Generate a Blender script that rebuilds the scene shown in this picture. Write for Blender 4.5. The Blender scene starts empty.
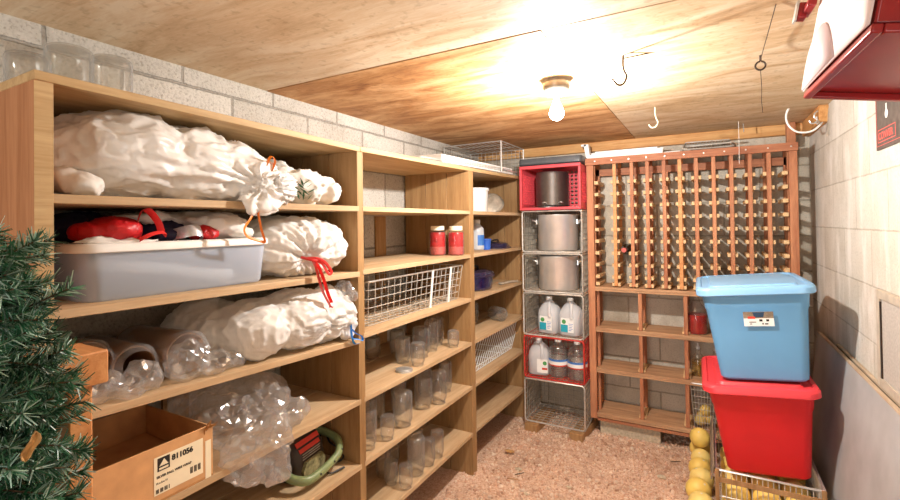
import bpy, bmesh, math, random
from mathutils import Vector, Matrix, Euler, noise
PI = math.pi
R = math.radians
COL = bpy.context.scene.collection
SC = bpy.context.scene
random.seed(7)

# ------------------------------------------------------------------ camera
F_PX, YAW, PITCH, ROLL, CY, EYE = 463.0, .50722, .0126363, .0140490, 218.32, 1.43
c_, s_ = math.cos(YAW), math.sin(YAW)
F0, R0, Z0 = Vector((-s_, c_, 0)), Vector((c_, s_, 0)), Vector((0, 0, 1))
FW = math.cos(PITCH) * F0 + math.sin(PITCH) * Z0
U0 = -math.sin(PITCH) * F0 + math.cos(PITCH) * Z0
RT = math.cos(ROLL) * R0 - math.sin(ROLL) * U0
UP = math.cos(ROLL) * U0 + math.sin(ROLL) * R0
cd = bpy.data.cameras.new('camera')
cam = bpy.data.objects.new('camera', cd)
COL.objects.link(cam)
M = Matrix((RT, UP, -FW)).transposed().to_4x4()
M.translation = (0, 0, EYE)
cam.matrix_world = M
cd.sensor_width = 36
cd.lens = F_PX / 900 * 36
cd.shift_y = (CY - 250) / 900
cd.clip_start = .02
SC.camera = cam


def at(u, v, ax, val):
    """the point of the plane ax = val (x, y or z) seen at that place of the photograph"""
    d = FW + RT * ((u - 450) / F_PX) + UP * ((CY - v) / F_PX)
    k = 'xyz'.index(ax)
    return Vector((0, 0, EYE)) + d * ((val - (0, 0, EYE)[k]) / d[k])


# ------------------------------------------------------------------ materials
def nt(name):
    m = bpy.data.materials.new(name)
    m.use_nodes = True
    t = m.node_tree
    t.nodes.clear()
    out = t.nodes.new('ShaderNodeOutputMaterial')
    return m, t, out


def nd(t, kind, **kw):
    n = t.nodes.new('ShaderNode' + kind)
    for k, v in kw.items():
        if k in n.inputs:
            n.inputs[k].default_value = v
        else:
            setattr(n, k, v)
    return n


def lk(t, a, b):
    t.links.new(a, b)


def hexc(h):
    r, g, b = int(h[0:2], 16) / 255, int(h[2:4], 16) / 255, int(h[4:6], 16) / 255
    f = lambda c: c / 12.92 if c <= .04045 else ((c + .055) / 1.055) ** 2.4
    return (f(r), f(g), f(b), 1)


def ramp(t, fac, stops):
    n = t.nodes.new('ShaderNodeValToRGB')
    e = n.color_ramp.elements
    while len(e) < len(stops):
        e.new(.5)
    for i, (p, c) in enumerate(stops):
        e[i].position = p
        e[i].color = c
    lk(t, fac, n.inputs[0])
    return n


def principled(t, out, **kw):
    p = nd(t, 'BsdfPrincipled')
    for k, v in kw.items():
        p.inputs[k.replace('_', ' ')].default_value = v
    lk(t, p.outputs[0], out.inputs[0])
    return p


def bump(t, p, h, strength, dist):
    b = nd(t, 'Bump', Strength=strength, Distance=dist)
    lk(t, h, b.inputs['Height'])
    lk(t, b.outputs[0], p.inputs['Normal'])
    return b


def plain(name, col, rough=.5, metal=0, var=.06, scale=30, bmp=0, spec=.5, coat=0):
    """one colour, broken up by faint noise"""
    m, t, out = nt(name)
    p = principled(t, out, Roughness=rough, Metallic=metal)
    p.inputs['Specular IOR Level'].default_value = spec
    p.inputs['Coat Weight'].default_value = coat
    tc = nd(t, 'TexCoord')
    n = nd(t, 'TexNoise', Scale=scale, Detail=4)
    lk(t, tc.outputs['Object'], n.inputs['Vector'])
    c = hexc(col)
    lo = tuple(x * (1 - var * 2) for x in c[:3]) + (1,)
    hi = tuple(min(1, x * (1 + var * 2)) for x in c[:3]) + (1,)
    r = ramp(t, n.outputs[0], [(.3, lo), (.7, hi)])
    lk(t, r.outputs[0], p.inputs['Base Color'])
    if bmp:
        bump(t, p, n.outputs[0], bmp, .002)
    return m


def wood(name, light, dark, axis='y', scale=1.0, rough=.6, rings=.5, knots=0.0, bmp=.08):
    """stretched noise grain running along the axis"""
    m, t, out = nt(name)
    p = principled(t, out, Roughness=rough)
    p.inputs['Specular IOR Level'].default_value = .3
    tc = nd(t, 'TexCoord')
    mp = nd(t, 'Mapping')
    st = [14 * scale] * 3
    st['xyz'.index(axis)] = 1.1 * scale
    mp.inputs['Scale'].default_value = st
    lk(t, tc.outputs['Object'], mp.inputs['Vector'])
    n = nd(t, 'TexNoise', Scale=2.2, Detail=8, Roughness=.62, Distortion=rings)
    lk(t, mp.outputs[0], n.inputs['Vector'])
    n2 = nd(t, 'TexNoise', Scale=13, Detail=3, Roughness=.7)
    lk(t, mp.outputs[0], n2.inputs['Vector'])
    n3 = nd(t, 'TexNoise', Scale=2.5, Detail=2)
    lk(t, tc.outputs['Object'], n3.inputs['Vector'])
    mx = nd(t, 'Math', operation='MULTIPLY_ADD')
    lk(t, n2.outputs[0], mx.inputs[0])
    mx.inputs[1].default_value = .35
    lk(t, n.outputs[0], mx.inputs[2])
    m3 = nd(t, 'Math', operation='MULTIPLY_ADD')
    lk(t, n3.outputs[0], m3.inputs[0])
    m3.inputs[1].default_value = .3
    lk(t, mx.outputs[0], m3.inputs[2])
    L, D = hexc(light), hexc(dark)
    mid = tuple((a + b) / 2 for a, b in zip(L, D))
    r = ramp(t, m3.outputs[0], [(.58, D), (.78, mid), (.98, L)])
    lk(t, r.outputs[0], p.inputs['Base Color'])
    bump(t, p, n2.outputs[0], bmp, .002)
    return m


def blockwall(name, ax, light, dark, mortar, zoff, hoff, row=.2154, width=.398, rough_bump=.6, streak=0.0, stain=None, mort=.006):
    """concrete block: bond, joints and pores; ax is the wall's horizontal axis"""
    m, t, out = nt(name)
    p = principled(t, out, Roughness=.92)
    p.inputs['Specular IOR Level'].default_value = .15
    tc = nd(t, 'TexCoord')
    sp = nd(t, 'SeparateXYZ')
    lk(t, tc.outputs['Object'], sp.inputs[0])
    a = nd(t, 'Math', operation='ADD')
    lk(t, sp.outputs['XYZ'.index(ax.upper())], a.inputs[0])
    a.inputs[1].default_value = hoff
    b = nd(t, 'Math', operation='SUBTRACT')
    lk(t, sp.outputs[2], b.inputs[0])
    b.inputs[1].default_value = zoff - row * 20
    cb = nd(t, 'CombineXYZ')
    lk(t, a.outputs[0], cb.inputs[0])
    lk(t, b.outputs[0], cb.inputs[1])
    # wobble the joints a little
    nw = nd(t, 'TexNoise', Scale=18, Detail=2)
    lk(t, tc.outputs['Object'], nw.inputs['Vector'])
    vw = nd(t, 'VectorMath', operation='MULTIPLY_ADD')
    lk(t, nw.outputs[1], vw.inputs[0])
    vw.inputs[1].default_value = (.006, .006, 0)
    lk(t, cb.outputs[0], vw.inputs[2])
    br = nd(t, 'TexBrick', offset=.5, Scale=1, Bias=0)
    br.inputs['Mortar Size'].default_value = mort
    br.inputs['Mortar Smooth'].default_value = .35
    br.inputs['Brick Width'].default_value = width
    br.inputs['Row Height'].default_value = row
    br.inputs['Color1'].default_value = hexc(light)
    br.inputs['Color2'].default_value = hexc(dark)
    br.inputs['Mortar'].default_value = hexc(mortar)
    lk(t, vw.outputs[0], br.inputs['Vector'])
    n = nd(t, 'TexNoise', Scale=110, Detail=5, Roughness=.7)
    lk(t, tc.outputs['Object'], n.inputs['Vector'])
    n2 = nd(t, 'TexNoise', Scale=5, Detail=5, Roughness=.6)
    lk(t, tc.outputs['Object'], n2.inputs['Vector'])
    r = ramp(t, n.outputs[0], [(.33, (.60, .58, .55, 1)), (.48, (.96, .96, .96, 1)), (.75, (1.1, 1.1, 1.1, 1))])
    r2 = ramp(t, n2.outputs[0], [(.3, (.88, .87, .84, 1)), (.7, (1.04, 1.04, 1.04, 1))])
    m1 = nd(t, 'Mix', data_type='RGBA', blend_type='MULTIPLY')
    m1.inputs[0].default_value = rough_bump
    lk(t, br.outputs[0], m1.inputs[6])
    lk(t, r.outputs[0], m1.inputs[7])
    m2 = nd(t, 'Mix', data_type='RGBA', blend_type='MULTIPLY')
    m2.inputs[0].default_value = 1
    lk(t, m1.outputs[2], m2.inputs[6])
    lk(t, r2.outputs[0], m2.inputs[7])
    last = m2.outputs[2]
    if streak:      # chalky white runs that dripped down the blocks
        mp = nd(t, 'Mapping')
        mp.inputs['Scale'].default_value = (6, 6, 1.5)
        lk(t, tc.outputs['Object'], mp.inputs['Vector'])
        ns = nd(t, 'TexNoise', Scale=1.6, Detail=5, Roughness=.6)
        lk(t, mp.outputs[0], ns.inputs['Vector'])
        rs = ramp(t, ns.outputs[0], [(.5, (0, 0, 0, 1)), (.68, (streak, streak, streak, 1))])
        m3 = nd(t, 'Mix', data_type='RGBA')
        lk(t, rs.outputs[0], m3.inputs[0])
        lk(t, last, m3.inputs[6])
        m3.inputs[7].default_value = hexc('F4F0EA')
        last = m3.outputs[2]
    if stain:       # brown dirt in patches; also paints in shade behind the shelving
        nb = nd(t, 'TexNoise', Scale=2.3, Detail=6, Roughness=.65)
        lk(t, tc.outputs['Object'], nb.inputs['Vector'])
        rb = ramp(t, nb.outputs[0], [(.5, (0, 0, 0, 1)), (.72, (.6, .6, .6, 1))])
        m4 = nd(t, 'Mix', data_type='RGBA')
        lk(t, rb.outputs[0], m4.inputs[0])
        lk(t, last, m4.inputs[6])
        m4.inputs[7].default_value = hexc(stain)
        last = m4.outputs[2]
    lk(t, last, p.inputs['Base Color'])
    h = nd(t, 'Math', operation='MULTIPLY_ADD')
    lk(t, br.outputs[1], h.inputs[0])
    h.inputs[1].default_value = -1.2
    lk(t, n.outputs[0], h.inputs[2])
    bump(t, p, h.outputs[0], rough_bump, .006)
    return m


def film(name, tint=(1, 1, 1, 1), rough=.12, base=.12, edge=.75, milk=.15, milkcol='F2F2F2', bmp=0, clear=1.0, rim=0, back=.5, edge_sheen=0):
    """thin clear sheet or thin glass: see-through face on, shinier edge on"""
    m, t, out = nt(name)
    tr = nd(t, 'BsdfTransparent')
    tint = tuple(x * clear for x in tint[:3]) + (1,)
    tr.inputs[0].default_value = tint
    gl = nd(t, 'BsdfGlossy', Roughness=rough)
    df = nd(t, 'BsdfDiffuse')
    df.inputs[0].default_value = hexc(milkcol)
    tl = nd(t, 'BsdfTranslucent')
    tl.inputs[0].default_value = hexc(milkcol)
    dm = nd(t, 'MixShader', Fac=back)
    lk(t, df.outputs[0], dm.inputs[1])
    lk(t, tl.outputs[0], dm.inputs[2])
    lw = nd(t, 'LayerWeight', Blend=.35)
    mr = nd(t, 'MapRange')
    lk(t, lw.outputs['Facing'], mr.inputs[0])
    mr.inputs[3].default_value = base
    mr.inputs[4].default_value = edge
    a = nd(t, 'MixShader')
    lk(t, mr.outputs[0], a.inputs[0])
    lk(t, tr.outputs[0], a.inputs[1])
    lk(t, gl.outputs[0], a.inputs[2])
    b = nd(t, 'MixShader', Fac=milk)
    lk(t, a.outputs[0], b.inputs[1])
    lk(t, dm.outputs[0], b.inputs[2])
    if rim:         # the wall is thicker to look through edge on
        pw = nd(t, 'Math', operation='POWER')
        lk(t, lw.outputs['Facing'], pw.inputs[0])
        pw.inputs[1].default_value = 2.2
        rr = ramp(t, pw.outputs[0], [(0, tint), (.85, tuple(x * rim for x in tint[:3]) + (1,))])
        lk(t, rr.outputs[0], tr.inputs[0])
        if edge_sheen:    # whitish sheen painted along the edges as diffuse colour
            hz = nd(t, 'Math', operation='MULTIPLY_ADD')
            lk(t, pw.outputs[0], hz.inputs[0])
            hz.inputs[1].default_value = edge_sheen
            hz.inputs[2].default_value = milk
            lk(t, hz.outputs[0], b.inputs[0])
        pg = nd(t, 'Math', operation='POWER')
        lk(t, lw.outputs['Facing'], pg.inputs[0])
        pg.inputs[1].default_value = 2.5
        lk(t, pg.outputs[0], mr.inputs[0])
    if bmp:
        tc = nd(t, 'TexCoord')
        n = nd(t, 'TexNoise', noise_type='RIDGED_MULTIFRACTAL', Scale=22, Detail=3, Roughness=.5, Distortion=.5)
        lk(t, tc.outputs['Object'], n.inputs['Vector'])
        bb = nd(t, 'Bump', Strength=bmp, Distance=.004)
        lk(t, n.outputs[0], bb.inputs['Height'])
        lk(t, bb.outputs[0], gl.inputs['Normal'])
        lk(t, bb.outputs[0], lw.inputs['Normal'])
    lk(t, b.outputs[0], out.inputs[0])
    return m


def sackcloth(name, col, rough=.35, trans=.25, bmp=.35, scale=55):
    """thin plastic bag: diffuse with light coming through and small creases"""
    m, t, out = nt(name)
    p = principled(t, out, Roughness=rough)
    p.inputs['Base Color'].default_value = hexc(col)
    tl = nd(t, 'BsdfTranslucent')
    tl.inputs[0].default_value = hexc(col)
    mx = nd(t, 'MixShader', Fac=trans)
    lk(t, p.outputs[0], mx.inputs[1])
    lk(t, tl.outputs[0], mx.inputs[2])
    lk(t, mx.outputs[0], out.inputs[0])
    tc = nd(t, 'TexCoord')
    v = nd(t, 'TexNoise', noise_type='RIDGED_MULTIFRACTAL', Scale=scale * .4, Detail=4, Roughness=.5, Distortion=.6)
    lk(t, tc.outputs['Object'], v.inputs['Vector'])
    b = nd(t, 'Bump', Strength=bmp, Distance=.004)
    lk(t, v.outputs[0], b.inputs['Height'])
    lk(t, b.outputs[0], p.inputs['Normal'])
    return m


def ceiling_mat(name, light, mid, dark, seed, ang=0.0):
    """rotary-cut plywood face: long wavy figure"""
    m, t, out = nt(name)
    p = principled(t, out, Roughness=.62)
    p.inputs['Specular IOR Level'].default_value = .25
    tc = nd(t, 'TexCoord')
    mp = nd(t, 'Mapping')
    mp.inputs['Location'].default_value = (seed, seed * .7, 0)
    mp.inputs['Rotation'].default_value = (0, 0, ang)
    mp.inputs['Scale'].default_value = (1.0, 3.6, 1)
    lk(t, tc.outputs['Object'], mp.inputs['Vector'])
    n = nd(t, 'TexNoise', Scale=1.9, Detail=7, Roughness=.6, Distortion=1.4)
    lk(t, mp.outputs[0], n.inputs['Vector'])
    mp2 = nd(t, 'Mapping')
    mp2.inputs['Rotation'].default_value = (0, 0, ang)
    mp2.inputs['Scale'].default_value = (8, 60, 1)
    lk(t, tc.outputs['Object'], mp2.inputs['Vector'])
    n2 = nd(t, 'TexNoise', Scale=2.0, Detail=4, Roughness=.7, Distortion=.4)
    lk(t, mp2.outputs[0], n2.inputs['Vector'])
    a = nd(t, 'Math', operation='MULTIPLY_ADD')
    lk(t, n2.outputs[0], a.inputs[0])
    a.inputs[1].default_value = .3
    lk(t, n.outputs[0], a.inputs[2])
    r = ramp(t, a.outputs[0], [(.42, hexc(dark)), (.6, hexc(mid)), (.78, hexc(light))])
    n4 = nd(t, 'TexNoise', Scale=42, Detail=2)
    lk(t, tc.outputs['Object'], n4.inputs['Vector'])
    r4 = ramp(t, n4.outputs[0], [(.3, (.72, .68, .62, 1)), (.42, (1, 1, 1, 1))])
    mx = nd(t, 'Mix', data_type='RGBA', blend_type='MULTIPLY')
    mx.inputs[0].default_value = .6
    lk(t, r.outputs[0], mx.inputs[6])
    lk(t, r4.outputs[0], mx.inputs[7])
    lk(t, mx.outputs[2], p.inputs['Base Color'])
    bump(t, p, n2.outputs[0], .12, .003)
    return m


def emit(name, col, strength, clear=0.0):
    m, t, out = nt(name)
    e = nd(t, 'Emission', Strength=strength)
    e.inputs[0].default_value = hexc(col)
    if clear:
        tr = nd(t, 'BsdfTransparent')
        mx = nd(t, 'MixShader', Fac=clear)
        lk(t, e.outputs[0], mx.inputs[1])
        lk(t, tr.outputs[0], mx.inputs[2])
        lk(t, mx.outputs[0], out.inputs[0])
    else:
        lk(t, e.outputs[0], out.inputs[0])
    return m


def gravel_mat(name, cols, island):
    m, t, out = nt(name)
    p = principled(t, out, Roughness=.95)
    p.inputs['Specular IOR Level'].default_value = .1
    tc = nd(t, 'TexCoord')
    n = nd(t, 'TexNoise', Scale=3.5, Detail=5, Roughness=.6)
    lk(t, tc.outputs['Object'], n.inputs['Vector'])
    if island:
        g = nd(t, 'NewGeometry')
        src = g.outputs['Random Per Island']
    else:
        v = nd(t, 'TexVoronoi', Scale=130)
        lk(t, tc.outputs['Object'], v.inputs['Vector'])
        s = nd(t, 'SeparateColor')
        lk(t, v.outputs['Color'], s.inputs[0])
        src = s.outputs[0]
        bump(t, p, v.outputs['Distance'], .8, -.004)
    r = ramp(t, src, [(i / (len(cols) - 1), hexc(c)) for i, c in enumerate(cols)])
    r2 = ramp(t, n.outputs[0], [(.3, (.82, .78, .74, 1)), (.7, (1.06, 1.04, 1.02, 1))])
    mx = nd(t, 'Mix', data_type='RGBA', blend_type='MULTIPLY')
    mx.inputs[0].default_value = 1
    lk(t, r.outputs[0], mx.inputs[6])
    lk(t, r2.outputs[0], mx.inputs[7])
    lk(t, mx.outputs[2], p.inputs['Base Color'])
    return m


MT = {}
MT['shelf'] = wood('shelf wood', 'C2A478', 'A28054', 'y', 1.0, .6)
MT['shelf_x'] = wood('shelf side wood', 'A8855A', '86643E', 'z', 1.0, .6)
MT['plank'] = wood('shelf plank', 'C6AA86', 'A68660', 'y', .8, .65)
MT['batten'] = wood('batten wood', 'B48E62', '8C653E', 'z')
MT['redwood'] = wood('redwood', 'C68A64', '985A3E', 'z', 1.4, .6)
MT['redwood_x'] = wood('redwood rail', 'B87C5A', '8C5238', 'x', 1.4, .6)
MT['rackshelf'] = wood('rack shelf board', 'C8A07A', '9A7050', 'x', 1.2, .7)
MT['peg'] = wood('pale peg', 'E8C898', 'CCA272', 'y', 2, .6)
MT['trimwood'] = wood('fir trim', 'E2B478', 'BF8348', 'x', 1.2, .6)
MT['trimwood_y'] = wood('fir trim long', 'D8A468', 'B07038', 'y', 1.2, .6)
MT['cedar'] = wood('cedar', 'DCA068', 'BC7640', 'x', 1.3, .5)
MT['greywood'] = wood('weathered wood', '9A8A76', '6C5E4E', 'y', 1.3, .8)
MT['block_left'] = blockwall('block left', 'y', 'CEC8BE', 'BEB8AE', 'A49E94', .0118, .204, rough_bump=.95, stain='7A6A58')
MT['block_back'] = blockwall('block back', 'x', 'DAD2C2', 'CBC1AE', 'B4AA98', .04, .1, rough_bump=.7, stain='86725C')
MT['block_right'] = blockwall('block right', 'y', 'DCD6CB', 'D2CBBF', 'BCB4A6', .0956, .05, rough_bump=.4, streak=.55, mort=.004)
MT['block_front'] = blockwall('block front', 'x', 'A8A298', '9C958A', '8A8276', .05, .2, rough_bump=.5)
MT['cinder'] = plain('cinder block', 'C2B49C', .95, var=.12, scale=60, bmp=.8, spec=.1)
MT['ground'] = gravel_mat('gravel ground', ['C29C84', 'DAB8A2', 'E8CFB8', 'CCA890', 'DCBEA8'], False)
MT['gravel'] = gravel_mat('gravel stones', ['B08A72', 'D8B49C', 'EAD4BE', 'C8A08A', 'EEDFCC', 'DABBA6'], True)
MT['ceil_a'] = ceiling_mat('plywood pale', 'E0CFB4', 'D2B896', 'BA9C78', 1.3, .0)
MT['ceil_b'] = ceiling_mat('plywood orange', 'D4AA7A', 'B68554', '8E5E38', 4.1, .0)
MT['ceil_c'] = ceiling_mat('plywood tan', 'E0CCAE', 'D0B48E', 'B4946C', 8.2, .35)
MT['chrome'] = plain('chrome wire', 'DCDCD8', .3, .75, var=.05)
MT['wire'] = plain('galvanised wire', 'CFCBC2', .42, .5, var=.1)
MT['oldwire'] = plain('old wire', 'B4AC9E', .5, .4, var=.15)
MT['whitewire'] = plain('white coated wire', 'F0EFEA', .4, 0, var=.02)
MT['darksteel'] = plain('dark steel', '4A3E36', .45, .8, var=.1)
MT['redwire'] = plain('red coated wire', 'C0322A', .4, 0, var=.06)
MT['redcrate'] = plain('red crate plastic', 'DC4C54', .42, 0, var=.04)
MT['stain_steel'] = plain('stainless steel', 'F0EFEC', .3, .7, var=.05, scale=8)
MT['dark_pot'] = plain('dark pot', '7E7B78', .34, .9, var=.05)
MT['grey_tray'] = plain('grey tray', '5A5C5E', .45, .2, var=.06)
MT['white'] = plain('white paint', 'F1EFEA', .4, 0, var=.02)
MT['white_plastic'] = plain('white plastic', 'F4F3EE', .35, 0, var=.02)
MT['black'] = plain('black rubber', '1C1B1B', .5, 0, var=.1)
MT['glass'] = film('jar glass', (.99, .99, .985, 1), .06, .05, .8, .02, 'FFFFFF', clear=1.0, rim=.65, edge_sheen=.2)
MT['glass_dusty'] = film('dusty jar glass', (.985, .985, .97, 1), .1, .06, .7, .05, clear=.99, rim=.6, edge_sheen=.26)
MT['amber'] = film('amber vase glass', (.80, .66, .52, 1), .14, .06, .4, .66, 'B48C66')
MT['clearfilm'] = film('clear plastic sheet', (.98, .98, .98, 1), .18, .16, .6, .15, 'FFFFFF', bmp=.6)
MT['clearbottle'] = film('clear bottle plastic', (.97, .965, .95, 1), .06, .07, .7, .06, 'FFFFFF')
MT['bin_clear'] = film('cloudy bin plastic', (.95, .97, 1, 1), .22, .04, .12, .34, 'E6F0FF', back=.1)
MT['hose'] = film('cloudy hose', (.97, .97, .95, 1), .2, .1, .3, .96, 'FFFFFA', back=.1)
MT['jug'] = film('milky jug plastic', (.96, .97, .98, 1), .25, .06, .3, .68, 'F6F8FA', back=.2)
MT['bag_white'] = sackcloth('white bag plastic', 'FAF6F0')
MT['bag_clear'] = sackcloth('cloudy bag plastic', 'FAF7F2', .3, .3)
MT['paper'] = sackcloth('white paper', 'EFEAE2', .7, .15, .2)
MT['redfab'] = sackcloth('red mesh fabric', 'C8181E', .45, .1, .8, 160)
MT['navy'] = sackcloth('navy fabric', '1E2242', .7, .05, .5, 90)
MT['silver'] = plain('silver ribbon', 'C9CBD0', .3, .5, var=.1, scale=80)
MT['orange'] = plain('orange plastic tie', 'F08020', .35, 0, var=.04)
MT['redtie'] = plain('red plastic tie', 'DE3432', .35, 0, var=.05)
MT['bluetie'] = plain('blue plastic tie', '2F8FE0', .35, 0, var=.05)
MT['card'] = plain('corrugated cardboard', 'D0A070', .8, 0, var=.07, scale=18, bmp=.15, spec=.15)
MT['card_in'] = plain('cardboard inside', 'B88858', .85, 0, var=.08, scale=14, spec=.15)
MT['label'] = plain('cream label', 'EFE3C4', .6, 0, var=.02)
MT['ink'] = plain('black ink', '1A1816', .6, 0, var=.02)
MT['pinkink'] = plain('pale red ink', 'E86A62', .5, 0, var=.02)
MT['endwood'] = wood('brown end board', 'B8825A', '94603C', 'z', .7, .6)
MT['redink'] = plain('red ink', 'D8402E', .5, 0, var=.02)
MT['greenink'] = plain('green ink', '4F9E58', .5, 0, var=.02)
MT['tealink'] = plain('teal ink', '2BA7BE', .5, 0, var=.02)
MT['blueink'] = plain('blue ink', '3F78C4', .5, 0, var=.02)
MT['navyink'] = plain('navy ink', '23405C', .5, 0, var=.02)
MT['whitelabel'] = plain('white label', 'F6F6F2', .45, 0, var=.01)
MT['blue_tote'] = plain('blue tote plastic', '68A2CE', .42, 0, var=.02, scale=6)
MT['blue_lid'] = plain('pale blue lid plastic', '88BCE6', .38, 0, var=.02, scale=6)
MT['red_tote'] = plain('red tote plastic', 'D01A20', .38, 0, var=.03, scale=6)
MT['red_lid'] = plain('red lid plastic', 'E8414A', .4, 0, var=.03, scale=6)
MT['fruit'] = plain('yellow fruit skin', 'F4D06C', .5, 0, var=.08, scale=9, bmp=.1)
MT['fruit_b'] = plain('pale yellow fruit skin', 'F4D880', .5, 0, var=.07, scale=11, bmp=.1)
MT['panel'] = plain('grey wall panel', 'AEAFAF', .6, 0, var=.08, scale=5)
MT['panel_edge'] = wood('panel edge', 'C9B69E', 'A58C70', 'y', 2)
MT['screen_mesh'] = plain('screen mesh', 'B4AEA6', .8, 0, var=.06, scale=120)
MT['screen_frame'] = plain('screen frame', 'C0B4A2', .55, .1, var=.06)
MT['red_gloss'] = plain('dark red plastic', '8E1C1E', .3, 0, var=.05, scale=7)
MT['pink_white'] = plain('pinkish white plastic', 'E4D2CE', .6, 0, var=.02, scale=8)
MT['reflection_pink'] = plain('painted pink reflection', 'D4BCBC', .6, 0, var=.02, scale=8)  # colour of the painted reflection on the overhead bin
MT['signblack'] = plain('black sign board', '5E5650', .55, 0, var=.15, scale=40)
MT['red_sauce'] = plain('red preserve', 'A81A1C', .25, 0, var=.2, scale=60)
MT['red_grain'] = plain('pinkish pulp', 'B2504A', .5, 0, var=.2, scale=120, bmp=.5)
MT['red_liquid'] = plain('red wine', '9E2A24', .2, 0, var=.1, scale=20)
MT['yellow_liquid'] = film('yellow liquid', (.95, .8, .42, 1), .05, .1, .6, .25, 'C8A040')
MT['enamel'] = plain('navy enamel', '1C1A40', .16, 0, var=.06, coat=.6)
MT['enamel_lid'] = plain('dark enamel lid', '2C2840', .22, 0, var=.2, scale=160, coat=.4)
MT['bluecup'] = plain('blue plastic', '2F62C0', .4, 0, var=.04)
MT['olive'] = plain('olive green plastic', '7E8C60', .35, 0, var=.06)
MT['darkbrown'] = plain('dark brown casing', '3A2E24', .5, 0, var=.15)
MT['lens'] = plain('dusty lens', '8C8660', .25, 0, var=.3, scale=50)
MT['pine'] = plain('dark green tinsel', '2C6042', .38, 0, var=.35, scale=14)
MT['pine_b'] = plain('light green tinsel', '93AE9E', .35, 0, var=.3, scale=20)  # lighter needles, with pale highlights painted into their colour
MT['twig'] = plain('brown twig', '5A4632', .8, 0, var=.2)
MT['leaf'] = plain('dry leaf', 'C0955E', .8, 0, var=.2)
MT['fixture'] = plain('aged lamp metal', '6E685F', .35, .7, var=.1)
MT['porcelain'] = plain('porcelain', 'F2EEE6', .3, 0, var=.02)
MT['bulb'] = emit('lit bulb', 'FFF6E8', 30, .6)
MT['winefoil'] = plain('pink foil', 'C0584E', .3, .3, var=.1)
MT['winebottle'] = plain('dark bottle glass', '17120F', .12, 0, var=.1)
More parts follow.
